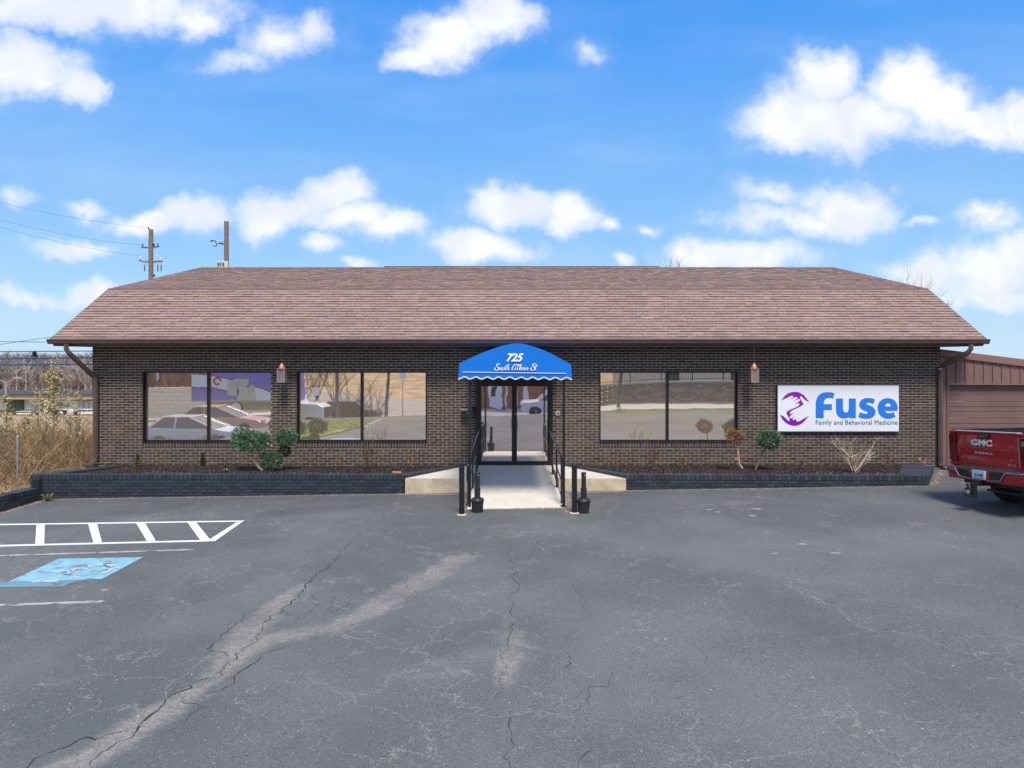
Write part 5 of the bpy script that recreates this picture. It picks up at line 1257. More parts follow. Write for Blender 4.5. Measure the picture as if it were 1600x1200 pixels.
# underbody, exhaust, wheels
mb = MB(); mb.box((.1,-.78,.44), (5.4,.78,.70)); mb.box((.3,-.45,.30), (.34,.45,.34)); mb.build('chassis', M['blackpl'], tr)
mb = MB(); mb.tube([(1.5,-.62,.42),(.7,-.66,.42),(.25,-.72,.40),(.10,-.74,.39)], .045, 10); mb.build('exhaust_tip', mat('exhaust', (.35,.27,.16), .35, metal=.8), tr)
mb = MB(); mb.tube([(1.16,-.85,.40),(1.16,.85,.40)], .06, 8); mb.lathe([(.02,-.14),(.13,-.08),(.15,0),(.13,.08),(.02,.14)], (0,0,0), 12, m=Matrix.Translation((1.16,0,.40)) @ Matrix.Rotation(R(90),4,'Y')); mb.build('axle', M['blackpl'], tr)
def wheel(x, y, zc, par=tr, r=.415, w_=.28):
    m_ = Matrix.Translation((x, y, zc)) @ Matrix.Rotation(R(90), 4, 'X')
    wh = link('wheel', None, par)
    mb = MB(); h = w_/2; mb.lathe([(r*.62,-h),(r*.9,-h),(r*.985,-h*.8),(r,-h*.5),(r,h*.5),(r*.985,h*.8),(r*.9,h),(r*.62,h)], (0,0,0), 32, m=m_)
    for k_ in range(36):
        a_ = 2*math.pi*k_/36; q = m_ @ Matrix.Rotation(a_, 4, 'Z') @ Matrix.Translation((r, 0, 0)); mb.box((-.01,-.015,-h*.72), (.008,.015,h*.72), m=q)
    mb.build('tyre', M['tyre'], wh)
    mb = MB(); mb.lathe([(r*.61,-h*.9),(r*.55,-h*.55),(r*.2,-h*.35),(r*.2,h*.35),(r*.55,h*.55),(r*.61,h*.9)], (0,0,0), 24, m=m_); mb.build('rim', M['chromed'], wh)
    mb = MB()
    for k_ in range(6):
        a_ = 2*math.pi*k_/6; q = m_ @ Matrix.Rotation(a_, 4, 'Z'); mb.box((r*.1,-.03,h*.5), (r*.58,.03,h*.75), m=q); mb.box((r*.1,-.03,-h*.75), (r*.58,.03,-h*.5), m=q)
    mb.build('spokes', M['chrome'], wh)
for (x, y) in ((1.16,.84),(1.16,-.84),(4.92,.84),(4.92,-.84)): wheel(x, y, .415 - .05 + .056*(1 if y > 0 else -1))
# cab
mb = MB()
b0 = [(2.05,-.93),(4.55,-.93),(4.55,.93),(2.05,.93)]; t0 = [(2.15,-.76),(3.95,-.76),(3.95,.76),(2.15,.76)]
mb.add([(a,b,1.38) for a,b in b0]+[(a,b,1.92) for a,b in t0], [(0,1,5,4),(1,2,6,5),(2,3,7,6),(3,0,4,7),(4,5,6,7)]); cab = mb.build('cab', M['carglass'], tr)
mb = MB(); mb.box((2.12,-.775,1.90), (3.98,.775,1.96)); mb.build('cab_roof', M['red'], cab, bevel=.03)
mb = MB()
for y in (-1, 1):
    for (xa, xb_) in ((2.05, 2.15), (3.05, 3.05), (4.55, 3.97)): mb.tube([(xa, y*.935, 1.36), (xb_, y*.77, 1.93)], .045, 6)
mb.build('pillar', M['red'], cab)
mb = MB(); mb.box((3.95,-.87,1.22), (5.72,.87,1.33)); mb.box((5.70,-.85,.60), (5.78,.85,1.22)); mb.box((2.03,-.87,.55), (3.98,.87,1.38)); mb.build('hood', M['red'], tr, bevel=.03)
mb = MB(); mb.box((5.79,-.75,.75), (5.83,.75,1.15)); mb.build('grille', M['black'], tr, bevel=.01)
for y in (-1.08, 1.08): mb = MB(); mb.box((3.95, y-.10, 1.40), (4.07, y+.10, 1.66)); mb.build('mirror', M['red'], tr, bevel=.02)

# ------------------------------------------------------------------ utility poles, wires, lamp behind the building
def pole(px, ytop, d, w_, label):
    a = P(px, ytop, d); z0 = float(terr(a.x, a.y)); t_ = thing('utility_pole', label, 'utility pole', loc=(a.x, a.y, z0)); h = a.z-z0
    mb = MB(); mb.tube([(0,0,-.3),(0,0,h*.5),(0,0,h)], [w_*.62, w_*.55, w_*.48], 12); mb.build('pole', M['pole'], t_); return t_, a, h, z0
t1, a1, h1, z01 = pole(235.8, 358.5, 45, .28, 'weathered wooden utility pole with two crossarms behind the left roof slope')
sp_ = 45/F
def rel(px, py): return ((px-235.8)*sp_, 0, h1-(py-358.5)*sp_)
mb = MB()
for pts in ([(220.5,386),(232,387)], [(239,386.5),(248.5,385)]): mb.tube([rel(*pts[0]), rel(*pts[1])], .05, 6)
mb.build('upper_crossarm', M['pole'], t1)
mb = MB(); mb.tube([rel(217.5,406.5), rel(225,408.8), rel(232,409)], .05, 6); mb.tube([rel(239,409), rel(253.5,408)], .06, 6); mb.build('lower_crossarm', M['pole'], t1)
def insul(par, x, y0, y1, r, rel_, col_='porcelain'):
    mb = MB(); a = rel_(x, y1); b = rel_(x, y0); L = b[2]-a[2]
    mb.lathe([(r*.5,0),(r,L*.15),(r*.55,L*.3),(r,L*.45),(r*.55,L*.6),(r,L*.75),(r*.4,L)], a, 8); mb.build('insulator', M[col_], par)
for (x, y0, y1, r, c_) in ((223,380.5,385,.05,'wire'),(246.5,380,384.5,.05,'wire'),(240.5,380.5,385,.07,'wire'),(232.3,354.8,358.8,.05,'wire'),(218.4,400,406,.045,'porcelain'),(245,398,408,.05,'porcelain'),(251.5,402,408,.05,'porcelain'),
    (226,410,415,.07,'porcelain'),(247,410,415,.07,'porcelain'),(251.8,410,415,.07,'porcelain'),(226,415,424,.045,'wire'),(246.6,415,424.5,.045,'wire'),(251.8,415,423.5,.045,'wire'),(241,429,432,.08,'wire')): insul(t1, x, y0, y1, r, rel, c_)
t2, a2, h2, z02 = pole(353.8, 346, 45, .29, 'taller bare topped wooden utility pole with pale switch box, right of the first pole')
def rel2(px, py): return ((px-353.8)*sp_, 0, h2-(py-346)*sp_)
mb = MB(); mb.tube([rel2(350.5,381.5), rel2(341.5,380)], .045, 6); mb.build('bracket_arm', M['wire'], t2)
mb = MB(); mb.tube([rel2(330,377), rel2(334,375.2), rel2(337,378), rel2(339,382), rel2(338,384.5), rel2(332.5,384)], .035, 5); mb.build('jumper_cable', M['wire'], t2)
for (x, y0, y1, r, c_) in ((340.6,375,380.5,.05,'porcelain'),(346.8,377,381,.035,'wire'),(330.4,375.5,378,.07,'wire')): insul(t2, x, y0, y1, r, rel2, c_)
mb = MB(); a = rel2(341.5, 424); b = rel2(359, 409); mb.box((a[0], -.35, a[2]), (b[0], -.2, b[2])); mb.build('switch_box', M['bucket'], t2, bevel=.03)
for x in (344.5, 348, 352.5): insul(t2, x, 411, 416, .05, lambda px, py: (rel2(px,py)[0], -.40, rel2(px,py)[2]), 'wire')
def cable(pts, r, label, n=16, sag=.0):
    g = []
    for a, b in zip(pts[:-1], pts[1:]):
        for i in range(n): t = i/n; p_ = a.lerp(b, t); p_.z -= sag*4*t*(1-t); g.append(p_)
    g.append(pts[-1]); mb = MB(); mb.tube(g, r, 5); o = mb.build('power_cable', M['wire'], None); tag(o, label, 'cable'); return o
cable([P(-60,301,40), P(232.5,356,45)], .006, 'thin power line running left from the top of the first utility pole', sag=.25)
cable([P(-60,326,40), P(221,383,45)], .006, 'upper thin power line reaching the left crossarm', sag=.3); cable([P(-60,337,40), P(218.5,400,45)], .006, 'lower thin power line reaching the first utility pole', sag=.25)
cable([P(-60,547,30), P(80,526.5,31), P(200,505,34)], .010, 'thin dark line slanting up behind the left eave')
for (y, y2, r, lab) in ((533.5,535,.014,'pale thin cable just below the left gutter line'),(550,548.5,.024,'uppermost blue black cable beside the left wall'),(561.5,558.5,.038,'middle thick blue black cable beside the left wall'),(571,569,.042,'lowest thick blue black cable beside the left wall')):
    cable([P(-60,y,34), P(150,y2,34), P(330,y2-3,34)], r, lab)
# street lamp far left
d = 62; b = P(9, 598, d); z0 = float(terr(b.x, b.y)); t_ = thing('street_lamp', 'slim double arm street lamp far away beyond the brush at left', 'street lamp', loc=(b.x, b.y, z0)); s_ = d/F; H = b.z-z0
mb = MB(); mb.tube([(0,0,0),(0,0,H)], [.11,.07], 8); mb.build('pole', M['steel'], t_)
for x1, y1 in ((27.5, 590.5), (-9.5, 590.5)):
    mb = MB(); e = ((x1-9)*s_, 0, H+(598-y1)*s_); mb.tube([(0,0,H-.05), (e[0]*.35, 0, H+(598-y1)*s_*.5), e], .035, 6); mb.build('arm', M['steel'], t_)
    mb = MB(); mb.box((e[0]-.30, -.15, e[2]-.09), (e[0]+.35, .15, e[2]+.07)); mb.build('lamp_head', M['steel'], t_, bevel=.04)
# traffic signal sliver at the far left
b = P(-1, 604, 45); t_ = thing('traffic_signal', 'dark signal head just entering the left photo edge', 'signal', loc=tuple(b)); mb = MB(); mb.box((-.12,-.1,-.15), (.16,.1,.15)); mb.build('housing', M['black'], t_, bevel=.03); mb = MB(); mb.tube([(-.0,0,-.15),(-.02,0,float(terr(b.x,b.y))-b.z)], .05, 6); mb.build('post', M['steel'], t_)

# strip mall in the valley
ml = thing('strip_mall', 'long low strip mall with dark roof, tan fascia and white shopfronts across the valley', 'building')
d = 108
def mb_box(x0, y0, x1, y1, dd, dep, name, m_, par=ml):
    a = P(x0, y1, dd); b = P(x1, y0, dd); mb = MB(); mb.box((a.x, a.y, a.z), (b.x, a.y+dep, b.z)); return mb.build(name, m_, par)
mb_box(-260, 617, 330, 655, d+.5, 14, 'wall', M['tan_wall']); mb_box(-260, 616, 330, 624, d-1.2, 1.5, 'fascia', M['tan_wall'])
mb = MB(); a = P(-265, 615.5, d-1.5); b = P(335, 609.5, d+8); mb.add([(a.x,a.y,a.z),(b.x,a.y,a.z),(b.x,b.y,b.z),(a.x,b.y,b.z)], [(0,1,2,3)]); mb.add([(a.x,a.y,a.z),(b.x,a.y,a.z),(b.x,a.y,a.z-.12),(a.x,a.y,a.z-.12)], [(3,2,1,0)]); mb.build('roof', M['mall_roof'], ml)
mb_box(36, 623, 111, 640, d+.2, .2, 'shopfront', M['storefront']); mb_box(67, 620.5, 111, 629, d-.6, .5, 'sign_band', M['white']); mb_box(111, 626, 200, 641, d+.1, .3, 'shopfront', M['storefront']); mb_box(-200, 622, 6, 641, d+.1, .3, 'shopfront', M['storefront'])
mb_box(11, 620.5, 35, 643, d-.2, .3, 'entrance_glass', M['dglass']); mb_box(9, 619.5, 36.5, 621.5, d-.5, .5, 'entrance_lintel', M['white'])
for x in (48, 58, 76, 88, 98, 124, 132): mb_box(x, 629, x+6, 639.5, d-.1, .1, 'shop_window', M['winrefl'])
for i, (x0, y0, x1, y1) in enumerate(((10,643,70,648.5),(108,640,160,648),(60,636,84,645),(84,640,106,647))):
    a = P(x0, y1, 100); b = P(x1, y0, 100); t_ = thing('parked_car' , ['white long vehicle parked before the strip mall doors','white van parked at the right end of the strip mall','pale parked car in front of the strip mall sign','silver parked car in front of the strip mall'][i], 'car', 'vehicles parked at the strip mall', loc=(a.x, a.y, a.z))
    L = b.x-a.x; h = b.z-a.z; mb = MB(); mb.poly([(0,0,.15),(L,0,.15),(L,0,h*.55),(L*.86,0,h*.62),(L*.74,0,h),(L*.22,0,h),(L*.1,0,h*.6),(0,0,h*.55)], (0,1.8,0)); mb.build('body', M['white_car'], t_)
    mb = MB(); mb.box((L*.25,-.01,h*.62), (L*.72,.0-.002,h*.92)); mb.build('side_window', M['carglass'], t_)
    for xx in (.2, .8): mb = MB(); mb.lathe([(.3,0),(.3,.2)], (0,0,0), 10, m=Matrix.Translation((L*xx,.1,.28)) @ Matrix.Rotation(R(90),4,'X')); mb.build('wheel', M['tyre'], t_)
# far wooded hill
mb = MB()
WOOD = [(.25,.195,.185),(.22,.175,.165),(.29,.235,.225),(.18,.145,.135),(.32,.26,.25),(.27,.18,.165),(.20,.185,.14)]
def far_tree(x, y, h, pal, wide=.28, n=16, trunk=True):
    z = float(terr(x, y)); c_ = leafcol(pal)
    w_ = .18
    mb.add([(x-w_,y,z-.5),(x+w_,y,z-.5),(x+.05,y,z+h*.9),(x-w_,y+.2,z-.5)], [(0,1,2),(1,3,2),(3,0,2)], tuple(q*1.2 for q in c_))
    for _ in range(n):
        t = random.uniform(.25, .85); p_ = Vector((x, y, z+h*t)); a_ = random.uniform(0, 6.283); L = h*wide*random.uniform(.5, 1.1)*(1.25-t); e = p_+Vector((math.cos(a_)*L, math.sin(a_)*L*.7, L*random.uniform(.6,1.6)))
        sd_ = Vector((.0,0,random.uniform(.15,.5))) + Vector((random.uniform(-.5,.5),0,0)); mb.add([p_, p_+sd_, e], [(0,1,2)], c_)
for _ in range(9000):
    y = random.uniform(188, 455); x = random.uniform(-.98, -.44)*(y+18.5)
    far_tree(x, y, random.uniform(3.5, 8)*random.choice((.8,1,1,1.3)), WOOD, wide=.5, n=14)
tag(mb.build('far_woods', M['ptree']), 'purplish brown leafless woods covering the far hill', 'woods', kind='stuff')
def pine(px, ytop, d, h, lab):
    a = P(px, ytop, d); t_ = thing('evergreen_tree', lab, 'tree', loc=(a.x, a.y, a.z-h)); m_ = MB()
    for _ in range(420):
        t = random.uniform(.12,1); r = h*.32*(1-t)**.7*random.uniform(.3,1); a_ = random.uniform(0,6.283); p_ = Vector((math.cos(a_)*r, math.sin(a_)*r, h*t)); s_ = h*.07
        m_.add([p_+Vector((random.gauss(0,s_), random.gauss(0,s_), random.gauss(0,s_*.6))) for _ in range(3)], [(0,1,2)], leafcol([(.05,.085,.07),(.04,.07,.06),(.07,.10,.08)]))
    m_.build('crown', M['foliage'], t_); m_ = MB(); m_.tube([(0,0,-.5),(0,0,h*.9)], [h*.03, .05], 6); m_.build('trunk', M['barkd'], t_)
pine(54, 549, 330, 7, 'dark evergreen on the hill skyline, larger of the two'); pine(40, 556, 330, 6, 'smaller dark evergreen on the hill skyline at left'); pine(112, 575, 260, 3.6, 'lone teal evergreen halfway up the far hill')

# leafless treetops showing over the right roof slope
def bare_tree(px, ytop, d, label, spread, n=7, seed=1, col_=(.20,.16,.13)):
    random.seed(seed); a = P(px, ytop, d); z0 = float(terr(a.x, a.y)); t_ = thing('bare_tree', label, 'tree', loc=(a.x, a.y, z0)); H = a.z-z0
    tk = MB(); tk.tube([(0,0,-.2),(.1,0,H*.25),(0,.1,H*.5)], [.24,.20,.15], 8); tk.build('trunk', M['barkd'], t_)
    cr_ = MB()
    def grow(p_, d_, L, r, lev):
        pts = [p_]; dd = d_.copy()
        for k in range(4): dd = (dd+Vector((random.gauss(0,.10), random.gauss(0,.10), .05))).normalized(); pts.append(pts[-1]+dd*L/4)
        cr_.tube(pts, [r, r*.85, r*.7, r*.55, r*.35], 4, col_, caps=False)
        if lev:
            for k in range(4): i = random.choice((2,3,4)); q = (dd+Vector((random.gauss(0,.42), random.gauss(0,.42), random.gauss(.12,.2)))).normalized(); grow(pts[i], q, L*random.uniform(.45,.7), r*.5, lev-1)
    for k in range(n):
        a_ = 2*math.pi*k/n+random.random(); grow(Vector((0,0,H*random.uniform(.28,.5))), Vector((math.cos(a_)*spread, math.sin(a_)*spread, 1)).normalized(), H*.34, .07, 3)
    # scale to the height seen
    zmax = max(v[2] for v in cr_.v); k = H/zmax; cr_.v = [(v[0], v[1], v[2]*k) for v in cr_.v]
    cr_.build('crown', M['twig'], t_)
bare_tree(1041, 388, 42, 'leafless tree crown peeking over the roof ridge right of centre', .17, 18, 4, (.26,.20,.16)); bare_tree(1392, 410, 42, 'leafless tree top peeking over the right hip of the roof', .34, 11, 9, (.24,.21,.19))
random.seed(21)

# ------------------------------------------------------------------ across the street (seen mirrored in the windows)
def MW(px, py, D_): return Vector(((px-800)/F*D_, -(D_-18.5), CAMZ-(py-HZ)/F*D_))     # real place of a thing mirrored in the facade at distance D_
def strip(y0s, name, m_, lift, x0=-70, x1=70, n=60, label=None):
    """ground strip between two curves y=f(x)"""
    mb = MB(); vs_ = []
    for i in range(n+1):
        x = x0+(x1-x0)*i/n
        ya, yb = y0s[0](x), y0s[1](x)
        for k in range(5): y = ya+(yb-ya)*k/4; vs_.append((x, y, float(terr(x, y))+lift))
    mb.add(vs_, [(i*5+k, i*5+k+1, (i+1)*5+k+1, (i+1)*5+k)[::-1] for i in range(n) for k in range(4)])
    o = mb.build(name, m_); 
    # make normals up
    if o.data.polygons[0].normal.z < 0: o.data.flip_normals()
    tag(o, kind='structure'); return o
cvy = lambda x: -31.0+.0*x
strip((lambda x: -33.4-.02*abs(x), lambda x: -31.0), 'verge', M['grass'], .08); strip((lambda x: -35.0, lambda x: -33.4-.02*abs(x)), 'sidewalk', M['sidewalk'], .06, -70, 0)
strip((lambda x: -50, lambda x: -35), 'road', M['road'], .03, -70, 4); strip((lambda x: -37.2+.004*x*x*.5, lambda x: -35.6), 'sidewalk', M['sidewalk'], .12, 4, 60); strip((lambda x: -35.6, lambda x: -33.1), 'verge', M['grass'], .10, 3.9, 60)
strip((lambda x: -95+.7*(x+60), lambda x: -50), 'side_road', M['road'], .05, -40, -1, 30)
strip((lambda x: -31, lambda x: -24.5), 'grass_island', M['grass'], .12, -19, -11.5, 20)
# kerbs
for x0, x1, y in ((-70, 3.5, -30.95), (-19, -11.5, -24.4), (3.5, 60, -32.9)):
    mb = MB(); n = 40
    for i in range(n):
        xa = x0+(x1-x0)*i/n; xb = x0+(x1-x0)*(i+1)/n; z = float(terr((xa+xb)/2, y)); mb.box((xa, y, z-.1), (xb-.01, y+.16, z+.13))
    tag(mb.build('kerb', M['sidewalk']), kind='structure')
def mirror_pole(px0, D_, w_, label, ytop=440, lean=0):
    b = MW(px0, 650, D_); z = float(terr(b.x, b.y)); t_ = thing('utility_pole', label, 'utility pole', loc=(b.x, b.y, z)); mb = MB(); mb.tube([(0,0,-.2),(lean*9,0,9)], [w_/2, w_*.4], 10); mb.build('pole', M['pole'], t_); m2_ = MB(); m2_.box((lean*8-1.0,-.06,8.0),(lean*8+1.0,.06,8.15)); m2_.build('crossarm', M['pole'], t_)
mirror_pole(525.5, 58, .30, 'brown utility pole reflected in the left pane of the second window'); mirror_pole(601, 52, .26, 'leaning brown utility pole reflected in the right pane of the second window', lean=.06); mirror_pole(966, 55, .30, 'pale leaning utility pole reflected in the right window', lean=.10)
# retaining stone wall, coping and fence
sw = thing('stone_wall', 'curved rough stone retaining wall reflected in the right window', 'wall')
mb = MB(); cp = MB(); fn = MB(); n = 90
def swy(x): return -38.4 - .0016*(x-18)**2
for i in range(n):
    x0_, x1_ = 4.5+i*.42, 4.5+(i+1)*.42; y = swy(x0_); zb0 = float(terr(x0_, y)); top = CAMZ-(598-HZ)/F*57 - max(0, (12-x0_))*.06
    for r_ in range(10):
        z0_ = zb0-.1+r_*.18
        if z0_ > top-.02: break
        off = (r_ % 2)*.2; c0 = random.choice([(.24,.17,.13),(.20,.16,.13),(.27,.21,.16),(.17,.15,.13)])
        mb.box((x0_+off-.2, y+random.uniform(-.03,.03), z0_), (x1_+off-.22, y-.4, min(top, z0_+.165)), c0)
    cp.box((x0_, y+.06, top), (x1_, y-.5, top+.16)); 
    for k in range(3): fx = x0_+k*.14; fn.box((fx, y-.2, top+.16), (fx+.022, y-.222, top+1.25))
    fn.box((x0_, y-.19, top+.30), (x1_, y-.23, top+.335)); fn.box((x0_, y-.19, top+1.12), (x1_, y-.23, top+1.155))
    if i % 6 == 0: fn.box((x0_-.03, y-.17, top+.16), (x0_+.04, y-.25, top+1.35))
tag(mb.build('stonework', M['stone'], sw), kind='stuff'); cp.build('coping', M['sidewalk'], sw)
fe = thing('picket_fence', 'black metal picket fence on the stone wall reflected in the right window', 'fence'); fn.build('pickets', M['black'], fe); fe.children[0]['kind'] = 'stuff'
hb = thing('pale_house', 'pale yellow clapboard building behind the fence reflected in the right window', 'building'); mb = MB()
for k in range(20): mb.box((10, -46.0-.0, -.6+k*.25), (40, -52, -.6+k*.25+.24), (1,1,1))
mb.build('wall', M['cream'], hb); mb = MB(); mb.box((9.5,-45.5,4.4), (40.5,-52.5,4.7)); mb.build('roof', M['mall_roof'], hb)
for xx in (14, 20, 27, 33): mb = MB(); mb.box((xx,-45.97,.6), (xx+1.3,-45.99,2.2)); mb.build('window', M['carglass'], hb)
# orange brick shop seen in the door glass
sh = thing('brick_shop', 'orange brick shop with white doors reflected in the entrance doors', 'building')
mb = MB(); mb.box((-4.6,-49,-3), (5.6,-56,3.6)); mb.build('wall', M['bldbrick'], sh); mb = MB(); mb.box((-4.9,-48.7,3.6), (5.9,-56.3,3.9)); mb.build('roof', M['mall_roof'], sh)
for (a, b, z0_, z1_) in ((-2.2,-1.0,-1.7,.7),(-.75,-.55,-1.7,.8),(.2,.5,-1.6,.4),(1.2,1.6,-1.7,.4)): mb = MB(); mb.box((a,-48.94,z0_), (b,-49,z1_)); mb.build('door_panel', M['white'], sh)
mb = MB(); mb.box((-1.95,-48.92,-.6), (-1.55,-48.935,.4)); mb.build('door_glass', M['carglass'], sh)
mb = MB(); mb.box((-4.6,-44.5,-2.5), (5.4,-48.9,-1.78)); tag(mb.build('shop_pavement', M['sidewalk']), kind='structure')
# cream retaining wall + red house in left window
cw = thing('block_wall', 'cream block retaining wall reflected in the left pane of the left window', 'wall'); mb = MB()
for r_ in range(7):
    for k in range(26): mb.box((-44+k*.9+(r_ % 2)*.45, -46+random.uniform(-.01,.01), -2.3+r_*.38), (-44+k*.9+.88+(r_ % 2)*.45, -46.5, -2.3+r_*.38+.365), (1,1,1))
mb.build('blocks', M['cream'], cw)
hs2 = thing('red_house', 'reddish house with white trim reflected at the top of the left window', 'building'); mb = MB(); mb.box((-48,-62,-2), (-32,-70,6)); mb.build('wall', M['bldbrick'], hs2)
for xx in (-44.5, -40.5): mb = MB(); mb.box((xx,-61.9,.5), (xx+.3,-62,5)); mb.build('trim', M['white'], hs2)
mb = MB(); mb.box((-46.5,-61.85,1.3), (-43,-61.98,1.6)); mb.build('trim', M['white'], hs2)

# vehicles of the street
def simple_car(name, label, cat, L, prof, glassprof, body, loc, rz, wheels, W_=1.8, tumble=.16, r=.33, group=None):
    t_ = thing(name, label, cat, loc=loc, rz=rz, group=group)
    mb = MB(); mb.poly([(a, -W_/2, b) for a, b in prof], (0, W_, 0)); mb.build('body', body, t_, bevel=.05)
    lo = [q for q in glassprof]; mb = MB(); n = len(lo)
    # greenhouse: tapered
    zmin = min(q[1] for q in lo); zmax = max(q[1] for q in lo)
    vs_ = [(a, -W_/2+.04+tumble*(b-zmin)/(zmax-zmin), b) for a, b in lo]+[(a, W_/2-.04-tumble*(b-zmin)/(zmax-zmin), b) for a, b in lo]
    mb.add(vs_, [tuple(range(n)), tuple(range(n, 2*n))[::-1]]+[(i, i+n, (i+1) % n+n, (i+1) % n)[::-1] for i in range(n)]); mb.build('windows', M['carglassr'], t_)
    mb = MB(); rp = [q for q in lo if q[1] > zmax-.12]; a, b = min(q[0] for q in rp), max(q[0] for q in rp); mb.box((a-.02, -W_/2+.06+tumble, zmax-.02), (b+.02, W_/2-.06-tumble, zmax+.035)); mb.build('roof', body, t_, bevel=.02)
    mb = MB()
    for s_ in (-1, 1):
        y0 = s_*(W_/2-.03); y1 = s_*(W_/2-.03-tumble)
        for (p_, q) in ((lo[0], lo[1]), (lo[-1], lo[-2])): mb.tube([(p_[0], y0, p_[1]), (q[0], y1, q[1])], .045, 5)
        mx_ = (a+b)/2; mb.tube([(mx_, y0, zmin), (mx_, y1, zmax)], .04, 5)
    mb.build('pillar', body, t_)
    for x in wheels:
        for s_ in (-1, 1):
            m_ = Matrix.Translation((x, s_*(W_/2-.10), r)) @ Matrix.Rotation(R(90), 4, 'X'); mb = MB(); mb.lathe([(r*.6,-.12),(r*.97,-.115),(r,-.07),(r,.07),(r*.97,.115),(r*.6,.12)], (0,0,0), 20, m=m_); w_ = mb.build('wheel', M['tyre'], t_); mb = MB(); mb.lathe([(.02,-.125),(r*.6,-.11),(r*.6,.11),(.02,.125)], (0,0,0), 14, m=m_); mb.build('rim', M['chromed'], w_)
    for (x, nm, mt) in ((min(q[0] for q in prof), 'tail_light', M['lens']), (max(q[0] for q in prof), 'headlight', M['lensw'])):
        for s_ in (-1, 1): mb = MB(); mb.box((x-.03 if x < L/2 else x-.10, s_*W_/2-.02-(.35 if s_ > 0 else 0), .66), (x+.10 if x < L/2 else x+.02, s_*W_/2+.02+(.35 if s_ < 0 else 0), .80)); mb.build(nm, mt, t_)
    return t_
carp = [(0,.30),(.35,.22),(4.2,.22),(4.55,.32),(4.58,.62),(4.3,.78),(3.35,.92),(.55,.98),(.05,.92),(0,.6)]; carg = [(.45,.95),(1.0,1.38),(2.2,1.42),(3.35,.92)]
def at(px, D_): g = MW(px, 600, D_); return (g.x, g.y, float(terr(g.x, g.y)))
a = at(356, 31.5); simple_car('parked_sedan', 'silver sedan parked close by, reflected low in the left window', 'car', 4.6, carp, carg, M['silver'], (a[0]-3.7, a[1], a[2]+.06), R(0), (.95,3.65))
a = at(418, 36); simple_car('parked_sedan', 'maroon sedan parked behind the silver one, reflected in the left window', 'car', 4.6, carp, carg, M['dred'], (a[0]-4.6, a[1], a[2]+.08), R(0), (.95,3.65))
suvp = [(0,.40),(.3,.30),(4.4,.30),(4.75,.42),(4.78,.85),(4.5,1.02),(3.6,1.10),(.1,1.12),(0,.8)]; suvg = [(.15,1.08),(.35,1.70),(2.7,1.75),(3.6,1.08)]
a = at(812, 46.5); simple_car('parked_suv', 'white suv parked by the shop, reflected in the right door pane', 'car', 4.8, suvp, suvg, M['white_car'], (a[0]+4.8, a[1], a[2]+.08), R(180), (.95,3.8), r=.40)
a = at(545, 62); simple_car('parked_suv', 'dark suv behind bushes, reflected in the second window', 'car', 4.8, suvp, suvg, mat('dark_paint', (.02,.022,.03), .3, coat=.4), (a[0]-2, a[1], a[2]), R(5), (.95,3.8), r=.38)
# white truck cab entering the second window
a = at(468, 54); tk = thing('box_truck', 'white medium truck with black grille reflected at the left of the second window', 'truck', loc=(a[0]-4.0, a[1], a[2]))
mb = MB(); mb.poly([(0,-1.1,.6),(6.0,-1.1,.6),(6.05,-1.1,1.0),(6.0,-1.1,1.75),(5.6,-1.1,1.95),(4.3,-1.1,2.05),(3.95,-1.1,2.75),(3.6,-1.1,2.9),(2.2,-1.1,2.9),(2.2,-1.1,1.2),(0,-1.1,1.2)], (0,2.2,0)); mb.build('cab', M['white_car'], tk, bevel=.05)
mb = MB(); mb.box((2.55,-1.12,1.95), (3.75,1.12,2.7)); mb.build('side_window', M['carglass'], tk); mb = MB(); mb.box((6.0,-.8,.95), (6.08,.8,1.7)); mb.build('grille', M['black'], tk); mb = MB(); mb.box((5.7,-1.15,.5), (6.3,1.15,.85)); mb.build('bumper', M['black'], tk)

for x in (5.0,):
    for s_ in (-1, 1):
        m_ = Matrix.Translation((x, s_*.98, .52)) @ Matrix.Rotation(R(90), 4, 'X'); mb = MB(); mb.lathe([(.3,-.15),(.5,-.14),(.52,-.08),(.52,.08),(.5,.14),(.3,.15)], (0,0,0), 20, m=m_); w_ = mb.build('wheel', M['tyre'], tk); mb = MB(); mb.lathe([(.05,-.16),(.3,-.13),(.3,.13),(.05,.16)], (0,0,0), 14, m=m_); mb.build('rim', M['twhite'], w_)
# purple and white trailer
D3 = 50; a = MW(296, 633, D3); b = MW(458, 633, D3); trl = thing('moving_trailer', 'long purple and white box trailer with red swooshes reflected in the left window', 'trailer', loc=(a.x, a.y, 0), rz=R(0))
zT = MW(0, 556, D3).z; zB = MW(0, 626, D3).z; L = b.x-a.x; s3 = D3/F
mb = MB(); mb.box((0,-2.5,zB), (L,0,zT)); mb.build('box', M['tpurple'], trl)
def TR(px, py, o=.01): return ((px-296)*s3, o, CAMZ-(py-HZ)*s3)
mb = MB(); mb.poly([TR(297,586),(TR(327,589)),TR(355,594),TR(380,600),TR(424,617),TR(470,636-10),TR(457,626),TR(424,626),TR(424,634-8),TR(396,626),TR(370,617),TR(345,608.5),TR(327,606),TR(297,604)] if False else [TR(297,585.5),TR(327,587.5),TR(352,592),TR(395,604),TR(424,614),TR(457,624),TR(457,626),TR(400,626),TR(365,614),TR(345,608),TR(327,605),TR(297,604.5)]); o = mb.build('white_swoosh', M['twhite'], trl)
